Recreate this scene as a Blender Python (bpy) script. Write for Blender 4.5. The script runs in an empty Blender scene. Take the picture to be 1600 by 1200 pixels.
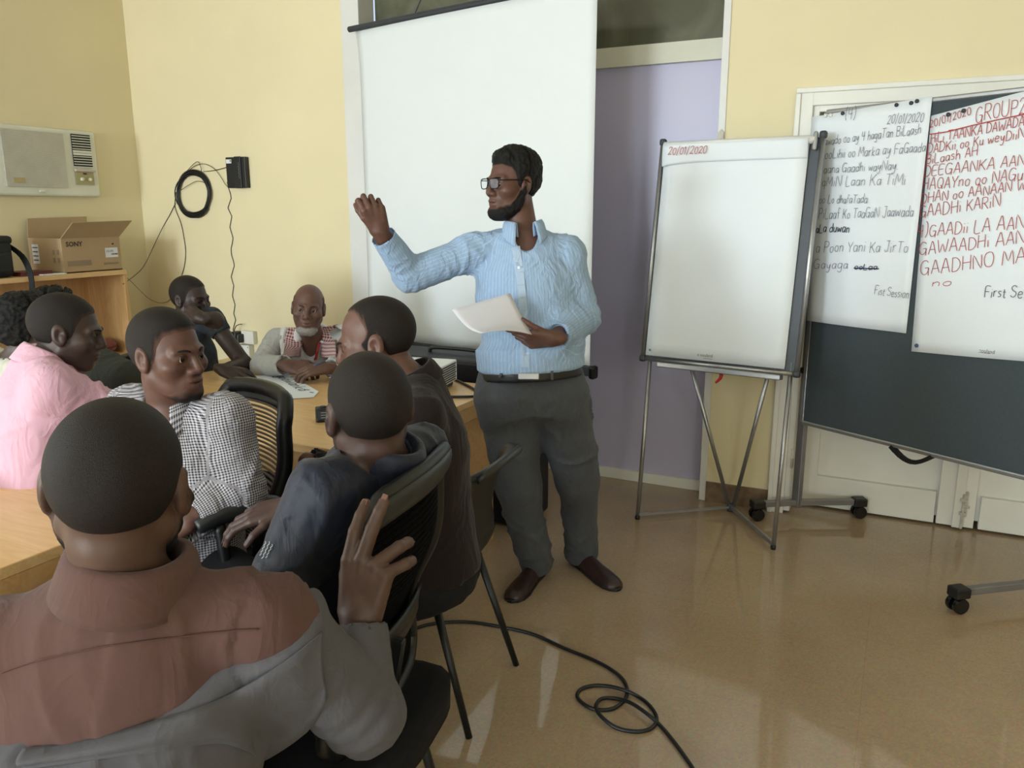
import bpy, math, random
import numpy as np
from mathutils import Vector, Matrix

# ------------------------------------------------------------------ camera
FPX, CAM_H = 1250.0, 1.55
PITCH, YAW = math.atan(270 / 1250.0), math.radians(26)
scene = bpy.context.scene
cam_data = bpy.data.cameras.new('camera')
cam_data.sensor_width = 36.0
cam_data.lens = 36.0 * FPX / 1600.0
cam_data.clip_start = 0.05
cam = bpy.data.objects.new('camera', cam_data)
scene.collection.objects.link(cam)
cam.location = (0, 0, CAM_H)
cam.rotation_euler = (math.pi / 2 - PITCH, 0, YAW)
scene.camera = cam

# ------------------------------------------------------------------ world, lights, exposure
world = bpy.data.worlds.new('world')
scene.world = world
world.use_nodes = True
world.node_tree.nodes['Background'].inputs[0].default_value = (0.62, 0.76, 1.0, 1)
world.node_tree.nodes['Background'].inputs[1].default_value = 1.0


def area_light(name, loc, rot, sx, sy, power, color):
    l = bpy.data.lights.new(name, 'AREA')
    l.shape = 'RECTANGLE'
    l.size, l.size_y = sx, sy
    l.energy = power
    l.color = color
    o = bpy.data.objects.new(name, l)
    o.location, o.rotation_euler = loc, rot
    scene.collection.objects.link(o)
    return o


H90 = math.pi / 2
# daylight coming through the windows of the rear wall and of the left wall (all behind the camera's view)
area_light('daylight_rear', (-4.0, -7.55, 1.8), (H90, 0, 0), 1.8, 1.6, 470, (0.80, 0.92, 1.0))
area_light('daylight_rear', (-1.4, -7.55, 1.8), (H90, 0, 0), 1.6, 1.6, 130, (0.80, 0.92, 1.0))
area_light('daylight_left', (-5.16, -0.6, 1.75), (H90, 0, -H90), 1.7, 1.5, 62, (0.80, 0.92, 1.0))
area_light('fill_right', (3.08, -4.2, 1.75), (H90, 0, H90), 1.8, 1.5, 85, (0.80, 0.92, 1.0))  # added fill that brightens the left wall, no known window there
scene.view_settings.view_transform = 'Standard'
scene.view_settings.look = 'None'
scene.view_settings.gamma = 1.0
scene.view_settings.use_curve_mapping = False
scene.view_settings.exposure = 0.10
scene.cycles.use_denoising = True
scene.cycles.max_bounces = 8

# ------------------------------------------------------------------ pixel rays of the photograph -> points of the room
_F = np.array([-math.sin(YAW), math.cos(YAW), 0.0])
_R = np.array([math.cos(YAW), math.sin(YAW), 0.0])
_Z = np.array([0.0, 0.0, 1.0])
_A = _F * math.cos(PITCH) - _Z * math.sin(PITCH)
_U = _F * math.sin(PITCH) + _Z * math.cos(PITCH)
_C = np.array([0.0, 0.0, CAM_H])
F, R, Z = _F, _R, _Z


def ray(x, y):
    return _A + _R * (x - 800) / FPX - _U * (y - 600) / FPX


def at(x, y, d):
    r = ray(x, y)
    return _C + r * d / np.dot(r, _F)


def fl(x, y, z=0.0):
    r = ray(x, y)
    return _C + r * (z - CAM_H) / r[2]


def wy(x, y, Y):
    r = ray(x, y)
    return _C + r * Y / r[1]


def wx(x, y, X):
    r = ray(x, y)
    return _C + r * X / r[0]


def onplane(x, y, o, n):
    r = ray(x, y)
    return _C + r * (np.dot(np.asarray(o) - _C, n) / np.dot(r, n))


def nrm(v):
    v = np.asarray(v, float)
    return v / (np.linalg.norm(v) + 1e-12)


# ------------------------------------------------------------------ materials
def lin(c):
    return tuple(((v / 255.0) / 12.92 if v / 255.0 <= 0.04045 else ((v / 255.0 + 0.055) / 1.055) ** 2.4) for v in c)


_mats = {}


class NT:
    def __init__(self, m):
        self.t = m.node_tree
        self.b = self.t.nodes['Principled BSDF']

    def n(self, kind, **kw):
        nd = self.t.nodes.new(kind)
        for k, v in kw.items():
            if isinstance(k, str) and k.startswith('i_'):
                nd.inputs[int(k[2:])].default_value = v
            else:
                setattr(nd, k, v)
        return nd

    def l(self, a, b):
        self.t.links.new(a, b)


def mat(name, col, rough=0.6, metal=0.0, var=0.08, scale=8.0, bump=0.0, bscale=60.0, spec=0.5, sheen=0.0, stretch=None, coat=0.0, wrinkle=0.0):
    if name in _mats:
        return _mats[name]
    m = bpy.data.materials.new(name)
    m.use_nodes = True
    g = NT(m)
    c = lin(col)
    g.b.inputs['Roughness'].default_value = rough
    g.b.inputs['Metallic'].default_value = metal
    g.b.inputs['Specular IOR Level'].default_value = spec
    if sheen:
        g.b.inputs['Sheen Weight'].default_value = sheen
    if coat:
        g.b.inputs['Coat Weight'].default_value = coat
        g.b.inputs['Coat Roughness'].default_value = 0.08
    tc = g.n('ShaderNodeTexCoord')
    mp = g.n('ShaderNodeMapping')
    if stretch:
        mp.inputs['Scale'].default_value = stretch
    g.l(tc.outputs['Object'], mp.inputs['Vector'])
    no = g.n('ShaderNodeTexNoise')
    no.inputs['Scale'].default_value = scale
    no.inputs['Detail'].default_value = 4
    g.l(mp.outputs[0], no.inputs['Vector'])
    rp = g.n('ShaderNodeValToRGB')
    rp.color_ramp.elements[0].position = 0.3
    rp.color_ramp.elements[1].position = 0.7
    rp.color_ramp.elements[0].color = tuple(max(0, v * (1 - var)) for v in c) + (1,)
    rp.color_ramp.elements[1].color = tuple(min(1, v * (1 + var)) for v in c) + (1,)
    g.l(no.outputs['Fac'], rp.inputs['Fac'])
    g.l(rp.outputs['Color'], g.b.inputs['Base Color'])
    if bump:
        n2 = g.n('ShaderNodeTexNoise')
        n2.inputs['Scale'].default_value = bscale
        n2.inputs['Detail'].default_value = 3
        g.l(mp.outputs[0], n2.inputs['Vector'])
        bp = g.n('ShaderNodeBump')
        bp.inputs['Strength'].default_value = bump
        bp.inputs['Distance'].default_value = 0.004
        g.l(n2.outputs['Fac'], bp.inputs['Height'])
        g.l(bp.outputs['Normal'], g.b.inputs['Normal'])
    if wrinkle:
        add_wrinkle(g, wrinkle)
    _mats[name] = m
    return m


def add_wrinkle(g, amount):
    """fine creases of cloth as relief"""
    tc = g.n('ShaderNodeTexCoord')
    mp = g.n('ShaderNodeMapping')
    mp.inputs['Scale'].default_value = (1.0, 1.0, .55)
    mp.inputs['Rotation'].default_value = (.5, .3, 0)
    g.l(tc.outputs['Object'], mp.inputs['Vector'])
    n = g.n('ShaderNodeTexNoise')
    n.inputs['Scale'].default_value = 13
    n.inputs['Detail'].default_value = 2.5
    n.inputs['Distortion'].default_value = 1.6
    g.l(mp.outputs[0], n.inputs['Vector'])
    a = g.n('ShaderNodeMath', operation='SUBTRACT')
    a.inputs[1].default_value = .5
    g.l(n.outputs['Fac'], a.inputs[0])
    b = g.n('ShaderNodeMath', operation='ABSOLUTE')
    g.l(a.outputs[0], b.inputs[0])
    bp = g.n('ShaderNodeBump')
    bp.inputs['Strength'].default_value = amount
    bp.inputs['Distance'].default_value = .03
    bp.invert = True
    g.l(b.outputs[0], bp.inputs['Height'])
    old = g.b.inputs['Normal'].links
    if old:
        g.l(old[0].from_socket, bp.inputs['Normal'])
    g.l(bp.outputs['Normal'], g.b.inputs['Normal'])


def wood(name, c0, c1, rough=0.38, axis=0, scale=1.0):
    if name in _mats:
        return _mats[name]
    m = bpy.data.materials.new(name)
    m.use_nodes = True
    g = NT(m)
    tc = g.n('ShaderNodeTexCoord')
    mp = g.n('ShaderNodeMapping')
    s = [9.0 * scale, 9.0 * scale, 9.0 * scale]
    s[axis] = 0.9 * scale
    mp.inputs['Scale'].default_value = s
    g.l(tc.outputs['Object'], mp.inputs['Vector'])
    no = g.n('ShaderNodeTexNoise')
    no.inputs['Scale'].default_value = 1.6
    no.inputs['Detail'].default_value = 5
    no.inputs['Distortion'].default_value = 1.2
    g.l(mp.outputs[0], no.inputs['Vector'])
    wv = g.n('ShaderNodeMath', operation='MULTIPLY')
    wv.inputs[1].default_value = 9.0
    g.l(no.outputs['Fac'], wv.inputs[0])
    fr = g.n('ShaderNodeMath', operation='PINGPONG')
    fr.inputs[1].default_value = 1.0
    g.l(wv.outputs[0], fr.inputs[0])
    n2 = g.n('ShaderNodeTexNoise')
    n2.inputs['Scale'].default_value = 14
    n2.inputs['Detail'].default_value = 4
    g.l(mp.outputs[0], n2.inputs['Vector'])
    mx = g.n('ShaderNodeMath', operation='MULTIPLY')
    g.l(fr.outputs[0], mx.inputs[0])
    g.l(n2.outputs['Fac'], mx.inputs[1])
    rp = g.n('ShaderNodeValToRGB')
    rp.color_ramp.elements[0].position = 0.0
    rp.color_ramp.elements[1].position = 0.75
    rp.color_ramp.elements[0].color = lin(c0) + (1,)
    rp.color_ramp.elements[1].color = lin(c1) + (1,)
    g.l(mx.outputs[0], rp.inputs['Fac'])
    g.l(rp.outputs[0], g.b.inputs['Base Color'])
    g.b.inputs['Roughness'].default_value = rough
    _mats[name] = m
    return m


def cloth_uv(name, kind, ca, cb, rough=0.85, period=0.006):
    """cloth with a woven pattern that runs along the garment's own coordinates (attribute cuv)"""
    m = bpy.data.materials.new(name)
    m.use_nodes = True
    g = NT(m)
    g.b.inputs['Roughness'].default_value = rough
    g.b.inputs['Specular IOR Level'].default_value = 0.25
    g.b.inputs['Sheen Weight'].default_value = 0.08
    a = g.n('ShaderNodeAttribute', attribute_name='cuv')
    sp = g.n('ShaderNodeSeparateXYZ')
    g.l(a.outputs['Vector'], sp.inputs[0])

    def band(sock, per, duty):
        d = g.n('ShaderNodeMath', operation='DIVIDE')
        d.inputs[1].default_value = per
        g.l(sock, d.inputs[0])
        f_ = g.n('ShaderNodeMath', operation='FRACT')
        g.l(d.outputs[0], f_.inputs[0])
        c_ = g.n('ShaderNodeMath', operation='LESS_THAN')
        c_.inputs[1].default_value = duty
        g.l(f_.outputs[0], c_.inputs[0])
        return c_.outputs[0]
    if kind == 'check':
        b1, b2 = band(sp.outputs[0], period, 0.5), band(sp.outputs[1], period, 0.5)
        ad = g.n('ShaderNodeMath', operation='ADD')
        g.l(b1, ad.inputs[0])
        g.l(b2, ad.inputs[1])
        dv = g.n('ShaderNodeMath', operation='MULTIPLY')
        dv.inputs[1].default_value = 0.5
        g.l(ad.outputs[0], dv.inputs[0])
        fac = dv.outputs[0]
    else:
        b1 = band(sp.outputs[0], period, 0.18)
        no = g.n('ShaderNodeTexNoise')
        no.inputs['Scale'].default_value = 60
        g.l(a.outputs['Vector'], no.inputs['Vector'])
        dv = g.n('ShaderNodeMath', operation='MULTIPLY')
        g.l(b1, dv.inputs[0])
        g.l(no.outputs['Fac'], dv.inputs[1])
        fac = dv.outputs[0]
    mx = g.n('ShaderNodeMix', data_type='RGBA')
    g.l(fac, mx.inputs['Factor'])
    mx.inputs['A'].default_value = lin(ca) + (1,)
    mx.inputs['B'].default_value = lin(cb) + (1,)
    g.l(mx.outputs['Result'], g.b.inputs['Base Color'])
    add_wrinkle(g, .45)
    _mats[name] = m
    return m


# ------------------------------------------------------------------ objects
def tag(o, label=None, cat=None, group=None, kind=None):
    if label:
        o['label'] = label
    if cat:
        o['category'] = cat
    if group:
        o['group'] = group
    if kind:
        o['kind'] = kind
    return o


def empty(name, loc, label=None, cat=None, group=None):
    o = bpy.data.objects.new(name, None)
    o.location = tuple(float(v) for v in loc)
    o.empty_display_size = 0.1
    scene.collection.objects.link(o)
    return tag(o, label, cat, group)


def root_loc(p):
    v = Vector((0, 0, 0))
    while p is not None:
        v = v + p.location
        p = p.parent
    return np.array(v)


def link_mesh(name, V, Fc, m, parent=None, smooth=False, bevel=0.0, solid=0.0, attr=None, mats=None, midx=None):
    V = np.asarray(V, float)
    me = bpy.data.meshes.new(name)
    off = root_loc(parent)
    if parent is None:
        off = np.array([0, 0, 0.0])
    W = V - off
    if isinstance(Fc, np.ndarray) and Fc.ndim == 2:
        k = Fc.shape[1]
        n = len(Fc)
        me.vertices.add(len(W))
        me.vertices.foreach_set('co', W.astype(np.float32).ravel())
        me.loops.add(n * k)
        me.loops.foreach_set('vertex_index', Fc.astype(np.int32).ravel())
        me.polygons.add(n)
        me.polygons.foreach_set('loop_start', np.arange(0, n * k, k, dtype=np.int32))
        me.polygons.foreach_set('loop_total', np.full(n, k, dtype=np.int32))
        me.update(calc_edges=True)
        me.validate()
    else:
        me.from_pydata([tuple(v) for v in W], [], [tuple(int(i) for i in f) for f in Fc])
    for mm in (mats or [m]):
        me.materials.append(mm)
    if midx is not None:
        me.polygons.foreach_set('material_index', np.asarray(midx, dtype=np.int32))
    if smooth:
        me.polygons.foreach_set('use_smooth', [True] * len(me.polygons))
    if attr is not None:
        a = me.attributes.new('cuv', 'FLOAT_VECTOR', 'POINT')
        a.data.foreach_set('vector', np.asarray(attr, np.float32).ravel())
    me.update()
    o = bpy.data.objects.new(name, me)
    scene.collection.objects.link(o)
    if parent is not None:
        o.parent = parent
    if solid:
        md = o.modifiers.new('solidify', 'SOLIDIFY')
        md.thickness = solid
        md.offset = 0
    if bevel:
        md = o.modifiers.new('bevel', 'BEVEL')
        md.width = bevel
        md.segments = 2
        md.limit_method = 'ANGLE'
    return o


class MB:
    """collects boxes, tubes, sheets ... and links them as one mesh object"""

    def __init__(self):
        self.v, self.f = [], []

    def add(self, V, Fc):
        n = len(self.v)
        self.v += [tuple(float(c) for c in p) for p in V]
        self.f += [tuple(i + n for i in f) for f in Fc]
        return self

    def box(self, c, s, M=None):
        """centre, full size, optional 3x3 whose columns are the axes"""
        c = np.asarray(c, float)
        M = np.eye(3) if M is None else np.asarray(M, float)
        V = [c + M @ (np.array([i, j, k]) * np.asarray(s, float) / 2) for k in (-1, 1) for j in (-1, 1) for i in (-1, 1)]
        return self.add(V, [(0, 2, 3, 1), (4, 5, 7, 6), (0, 1, 5, 4), (2, 6, 7, 3), (0, 4, 6, 2), (1, 3, 7, 5)])

    def bar(self, a, b, w, h, up=(0, 0, 1)):
        a, b = np.asarray(a, float), np.asarray(b, float)
        d = nrm(b - a)
        s = nrm(np.cross(d, up))
        u = np.cross(s, d)
        return self.box((a + b) / 2, (np.linalg.norm(b - a), w, h), np.stack([d, s, u], 1))

    def tube(self, pts, r, n=8, closed=False, caps=True):
        P = [np.asarray(p, float) for p in pts]
        m = len(P)
        rr = r if hasattr(r, '__len__') else [r] * m
        t0 = nrm(P[1] - P[0])
        s = nrm(np.cross(t0, (0, 0, 1) if abs(t0[2]) < 0.9 else (1, 0, 0)))
        base = len(self.v)
        for i in range(m):
            if closed:
                t = nrm(P[(i + 1) % m] - P[i - 1])
            else:
                t = nrm(P[min(i + 1, m - 1)] - P[max(i - 1, 0)])
            s = nrm(s - t * np.dot(s, t))
            u = np.cross(t, s)
            for k in range(n):
                a = 2 * math.pi * k / n
                self.v.append(tuple(P[i] + rr[i] * (s * math.cos(a) + u * math.sin(a))))
        for i in range(m if closed else m - 1):
            j = (i + 1) % m
            for k in range(n):
                k2 = (k + 1) % n
                self.f.append((base + i * n + k, base + i * n + k2, base + j * n + k2, base + j * n + k))
        if caps and not closed:
            self.f.append(tuple(base + k for k in reversed(range(n))))
            self.f.append(tuple(base + (m - 1) * n + k for k in range(n)))
        return self

    def lathe(self, prof, o, axis=(0, 0, 1), n=20):
        o, ax = np.asarray(o, float), nrm(axis)
        s = nrm(np.cross(ax, (1, 0, 0) if abs(ax[0]) < 0.9 else (0, 1, 0)))
        u = np.cross(ax, s)
        base = len(self.v)
        for r, h in prof:
            for k in range(n):
                a = 2 * math.pi * k / n
                self.v.append(tuple(o + ax * h + r * (s * math.cos(a) + u * math.sin(a))))
        for i in range(len(prof) - 1):
            for k in range(n):
                k2 = (k + 1) % n
                self.f.append((base + i * n + k, base + i * n + k2, base + (i + 1) * n + k2, base + (i + 1) * n + k))
        self.f.append(tuple(base + k for k in reversed(range(n))))
        self.f.append(tuple(base + (len(prof) - 1) * n + k for k in range(n)))
        return self

    def grid(self, fn, nu, nv):
        base = len(self.v)
        for j in range(nv + 1):
            for i in range(nu + 1):
                self.v.append(tuple(float(c) for c in fn(i / nu, j / nv)))
        for j in range(nv):
            for i in range(nu):
                a = base + j * (nu + 1) + i
                self.f.append((a, a + 1, a + nu + 2, a + nu + 1))
        return self

    def prism(self, poly, o, ex, ey, ez, h):
        """2D outline extruded by h along ez"""
        o, ex, ey, ez = [np.asarray(q, float) for q in (o, ex, ey, ez)]
        n = len(poly)
        V = [o + ex * a + ey * b for a, b in poly] + [o + ex * a + ey * b + ez * h for a, b in poly]
        Fc = [tuple(reversed(range(n))), tuple(range(n, 2 * n))]
        Fc += [(i, (i + 1) % n, n + (i + 1) % n, n + i) for i in range(n)]
        return self.add(V, Fc)

    def build(self, name, m, parent=None, smooth=False, bevel=0.0, solid=0.0, label=None, kind=None):
        o = link_mesh(name, self.v, self.f, m, parent, smooth, bevel, solid)
        return tag(o, label, None, None, kind)


def spline(pts, n=8, closed=False):
    """Catmull-Rom through the points"""
    P = [np.asarray(p, float) for p in pts]
    m = len(P)
    out = []
    for i in range(m if closed else m - 1):
        if closed:
            p0, p1, p2, p3 = P[i - 1], P[i], P[(i + 1) % m], P[(i + 2) % m]
        else:
            p0, p1, p2, p3 = P[max(i - 1, 0)], P[i], P[i + 1], P[min(i + 2, m - 1)]
        for k in range(n):
            t = k / n
            out.append(0.5 * ((2 * p1) + (-p0 + p2) * t + (2 * p0 - 5 * p1 + 4 * p2 - p3) * t * t + (-p0 + 3 * p1 - 3 * p2 + p3) * t ** 3))
    if not closed:
        out.append(P[-1])
    return out


def copy_tree(o, parent=None):
    c = o.copy()
    scene.collection.objects.link(c)
    if parent is not None:
        c.parent = parent
    for ch in list(o.children):
        copy_tree(ch, c)
    return c


# ------------------------------------------------------------------ writing
GL = {}


def _gl(s):
    for line in s.strip().split('\n'):
        k, w, rest = line.strip().split(' ', 2)
        GL[k] = (float(w), [[tuple(float(q) for q in p.split(',')) for p in st.split()] for st in rest.split('|')])


_gl('''
A 4 0,0 1.6,5.5 2,6 2.4,5.5 4,0|.7,2.2 3.3,2.2
B 4 .2,0 .2,6|.2,6 2.6,6 3.4,5.2 2.8,3.6 .2,3.2|.2,3.2 3,3 3.8,1.6 3,.2 .2,0
C 4 3.8,5 2.8,6 1.2,5.8 .2,4.2 .2,1.8 1.2,.2 2.8,0 3.8,1
D 4 .2,0 .2,6|.2,6 2.2,5.8 3.8,4 3.8,2 2.4,.3 .2,0
E 3.6 3.6,6 .2,6 .2,0 3.6,0|.2,3.1 3,3.1
F 3.6 3.8,6 .2,6 .2,0|.2,3.1 3,3.1
G 4.4 3.8,5.2 2.8,6 1.2,5.8 .2,4.2 .2,1.8 1.2,.2 2.8,.2 3.9,1.6 3.9,2.8 2.2,2.8|3.9,2.8 3.9,-.6
H 4 .2,0 .2,6|3.8,0 3.8,6|.2,3 3.8,3.2
I 1 .5,0 .5,6
J 3.4 1,6 3.8,6|2.8,6 2.8,1.4 2,.1 .8,.1 .1,1.2
K 4 .2,0 .2,6|3.8,6 .3,2.6|1.2,3.4 3.9,0
L 3.4 .2,6 .2,0 3.4,0
M 5 0,0 .6,6 2.5,1.6 4.2,6 5,0
N 4.2 .2,0 .2,6 3.9,0 3.9,6
O 4.4 2.2,6 .8,5.4 .1,3 .8,.6 2.2,0 3.6,.6 4.2,3 3.6,5.4 2.2,6
P 3.8 .2,0 .2,6|.2,6 2.6,6 3.7,4.8 2.8,3.2 .2,2.9
Q 4.4 2.2,6 .8,5.4 .1,3 .8,.6 2.2,0 3.6,.6 4.2,3 3.6,5.4 2.2,6|2.6,1.8 4.2,-.6
R 4 .2,0 .2,6|.2,6 2.6,6 3.6,4.8 2.8,3.3 .2,3|1.4,3 4,0
S 3.8 3.6,5.2 2.4,6 .8,5.6 .3,4.4 1.4,3.3 2.8,2.8 3.6,1.6 2.6,.2 1,.1 .1,1
T 4 0,6 4.2,6|2,6 1.8,0
U 4.2 .2,6 .2,1.6 1.2,.1 2.8,.1 3.9,1.6 3.9,6
W 5.4 0,6 1.2,0 2.7,4 4.2,0 5.4,6
X 4 0,0 4,6|0,6 4,0
Y 4 0,6 2,3 4,6|2,3 1.8,0
a 3 2.7,3 1.2,3.4 .2,2.2 .4,.5 1.5,.1 2.6,1.4 2.8,3.4 2.8,.4 3.1,0
b 3 .2,6 .2,0|.2,2.2 1.4,3.4 2.7,2.6 2.7,.9 1.6,0 .2,.6
c 2.6 2.6,2.9 1.4,3.5 .3,2.4 .3,.9 1.4,0 2.6,.6
d 3 2.8,6 2.8,0|2.8,2.4 1.5,3.4 .3,2.4 .3,.8 1.4,0 2.8,1
e 3 .4,1.8 2.7,2.1 2.2,3.3 1,3.3 .2,2 .6,.4 1.8,0 2.8,.7
f 2.2 2.3,5.4 1.5,6 .9,5 .9,0|.1,3.3 2,3.3
g 3 2.7,3 1.2,3.4 .2,2.2 .5,.6 1.6,.3 2.7,1.4 2.8,3.4 2.7,-1.4 1.5,-2 .3,-1.4
h 3 .2,6 .2,0|.2,2.2 1.5,3.4 2.5,2.8 2.7,0
i .9 .4,3.3 .4,0|.4,4.8 .5,5
j 1.6 1.2,3.3 1.2,-1.2 .6,-2 0,-1.5|1.2,4.8 1.3,5
k 3 .2,6 .2,0|2.5,3.4 .4,1.5 2.7,0
l 1.2 .3,6 .3,.6 .9,0
m 4.4 .2,0 .2,3.4|.2,2.3 1.2,3.4 2.1,2.8 2.2,0|2.2,2.3 3.2,3.4 4,2.8 4.2,0
n 3 .2,0 .2,3.4|.2,2.3 1.4,3.4 2.5,2.8 2.6,0
o 3 1.5,3.4 .4,2.7 .2,1.2 1,.1 2.2,.3 2.8,1.8 2.4,3 1.5,3.4
p 3 .2,3.4 .2,-2|.2,2.2 1.4,3.4 2.7,2.6 2.7,.9 1.6,0 .2,.6
q 3 2.7,3 1.3,3.4 .2,2.2 .5,.5 1.6,.2 2.7,1.4 2.8,3.4 2.7,-2
r 2.2 .2,0 .2,3.4|.2,2.1 1,3.2 2.1,3.3
s 2.6 2.4,3 1.2,3.4 .3,2.7 1.2,1.9 2.3,1.3 1.8,.2 .2,.3
t 2.2 .9,5 .9,.6 1.6,0 2.2,.3|.1,3.4 2,3.4
u 3 .2,3.4 .3,.9 1.2,0 2.4,.8 2.7,3.4 2.7,.3 3,0
v 3 0,3.4 1.4,0 2.8,3.4
w 4.2 .1,3.4 .9,0 2.1,2.8 3.2,0 4.1,3.4
y 3 .2,3.4 .6,1.2 1.8,1 2.6,3.4 2.2,-1 1,-2 .1,-1.5
z 2.8 .2,3.4 2.6,3.4 .2,0 2.7,0
0 3.4 1.7,6 .5,5 .2,3 .6,.8 1.7,0 2.9,.9 3.2,3 2.8,5.2 1.7,6
1 1.6 .2,4.8 1,6 1,0
2 3.4 .2,4.8 1.2,6 2.6,5.8 3,4.4 .2,0 1.4,.5 3.3,0
3 3.2 .2,5.6 1.8,6 2.9,4.9 1.4,3.3 3,2 2.2,.2 .2,.4
4 3.4 .3,6 .2,3 3.2,3.2|2.6,6 2.6,0
5 3.4 3.2,6 .8,6 .5,3.6 2.2,3.6 3.2,2 2.2,.1 .2,.4
6 3.4 2.8,5.8 1,4.6 .2,2 1.2,0 2.8,.6 2.8,2.4 1,2.6 .3,1.6
7 3.2 .2,6 3.1,6 1.2,0
8 3.4 1.7,3.2 .5,4.6 1.7,6 2.9,4.6 1.7,3.2 .3,1.5 1.7,0 3.1,1.5 1.7,3.2
9 3.4 3,4 1.4,3 .3,4.4 1.5,6 3,5.2 2.8,0
/ 2 .2,-.8 1.6,6.6
. 1 .2,0 .5,.1
- 2.6 .2,1.6 2.4,1.8
( 1.6 1.4,7.2 .4,5.6 .3,1.6 1.4,-.6
) 1.6 .2,7.2 1.2,5.6 1.3,1.6 .2,-.6
''')


def handwriting(mb, text, o, ex, ey, en, size, width=0.0022, slant=0.12, jit=0.25, rng=None, fit=None, tilt=0.0, xf=1.0):
    """pen strokes as thin flat ribbons on the paper: o = left end of the base line, ex/ey/en = axes of the sheet"""
    rng = rng or random.Random(hash(text) % 1000)
    s = size / 6.0
    strokes, x = [], 0.0
    for ch in text:
        if ch == ' ':
            x += 2.6
            continue
        w, sts = GL.get(ch, GL['o'])
        dy, sc = rng.uniform(-jit, jit), 1 + rng.uniform(-0.07, 0.1)
        for st in sts:
            strokes.append([(x + (px + py * slant) * sc * xf + rng.uniform(-.06, .06), py * sc + dy + rng.uniform(-.06, .06)) for px, py in st])
        x += (w * xf + 1.0) * sc
    if fit:
        kx = fit / (x * s)
    else:
        kx = 1.0
    ct, sn = math.cos(tilt), math.sin(tilt)
    o, ex, ey, en = [np.asarray(q, float) for q in (o, ex, ey, en)]
    for st in strokes:
        pts = [(px * s * kx, py * s) for px, py in st]
        pts = [(a * ct - b * sn, a * sn + b * ct) for a, b in pts]
        if len(pts) > 2:
            pts = [tuple(q[:2]) for q in spline([(a, b, 0) for a, b in pts], 3)]
        for i in range(len(pts)):
            a, b = pts[max(i - 1, 0)], pts[min(i + 1, len(pts) - 1)]
            d = math.hypot(b[0] - a[0], b[1] - a[1]) + 1e-9
            nx, ny = -(b[1] - a[1]) / d * width / 2, (b[0] - a[0]) / d * width / 2
            for sg in (1, -1):
                mb.v.append(tuple(o + ex * (pts[i][0] + sg * nx) + ey * (pts[i][1] + sg * ny) + en * 0.0012))
            if i:
                n = len(mb.v)
                mb.f.append((n - 4, n - 3, n - 1, n - 2))
    return x * s * kx


def print_text(name, text, o, ex, ey, en, size, m, parent, bold=0.0, xs=1.0, wdt=None):
    cu = bpy.data.curves.new(name, 'FONT')
    cu.body = text
    cu.size = size
    cu.offset = bold
    cu.resolution_u = 2
    tmp = bpy.data.objects.new(name, cu)
    scene.collection.objects.link(tmp)
    dg = bpy.context.evaluated_depsgraph_get()
    dg.update()
    me = bpy.data.meshes.new_from_object(tmp.evaluated_get(dg))
    V = np.array([v.co[:] for v in me.vertices]) if len(me.vertices) else np.zeros((0, 3))
    Fc = [tuple(p.vertices) for p in me.polygons]
    bpy.data.objects.remove(tmp)
    bpy.data.meshes.remove(me)
    if wdt and len(V):
        xs = wdt / (V[:, 0].max() - V[:, 0].min())
    W = np.asarray(o) + V[:, :1] * xs * np.asarray(ex) + V[:, 1:2] * np.asarray(ey) + np.asarray(en) * 0.0008
    return link_mesh(name, W, Fc, m, parent)

# ================================================================== THE SETTING
YB, YP = 4.20, 4.35          # face of the back wall, face of the partition in the wide doorway
XL, XR, YR, ZC = -5.06, 3.0, -7.8, 3.30
M_wall = mat('cream_paint', (229, 216, 178), 0.75, var=0.03, scale=2.0, bump=0.08, bscale=180)
M_white = mat('white_gloss_paint', (232, 230, 222), 0.4, var=0.04, scale=5)
M_jamb = mat('pale_grey_paint', (222, 221, 218), 0.45, var=0.03, scale=4)
M_lav = mat('lavender_panel', (194, 190, 217), 0.38, var=0.03, scale=1.5)
M_ceil = mat('ceiling_paint', (240, 238, 230), 0.8, var=0.02)
M_stone = mat('brown_skirting_stone', (122, 100, 78), 0.35, var=0.25, scale=25)
M_black = mat('black_plastic', (22, 22, 24), 0.45, var=0.1)
M_blackg = mat('black_gloss', (14, 14, 16), 0.25, var=0.1)
M_dgrey = mat('dark_grey_plastic', (52, 56, 62), 0.5, var=0.08)
M_alu = mat('brushed_aluminium', (176, 178, 182), 0.35, metal=0.85, var=0.05, scale=30)
M_paper = mat('flipchart_paper', (234, 240, 246), 0.75, var=0.015, scale=3, bump=0.12, bscale=7)


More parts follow.
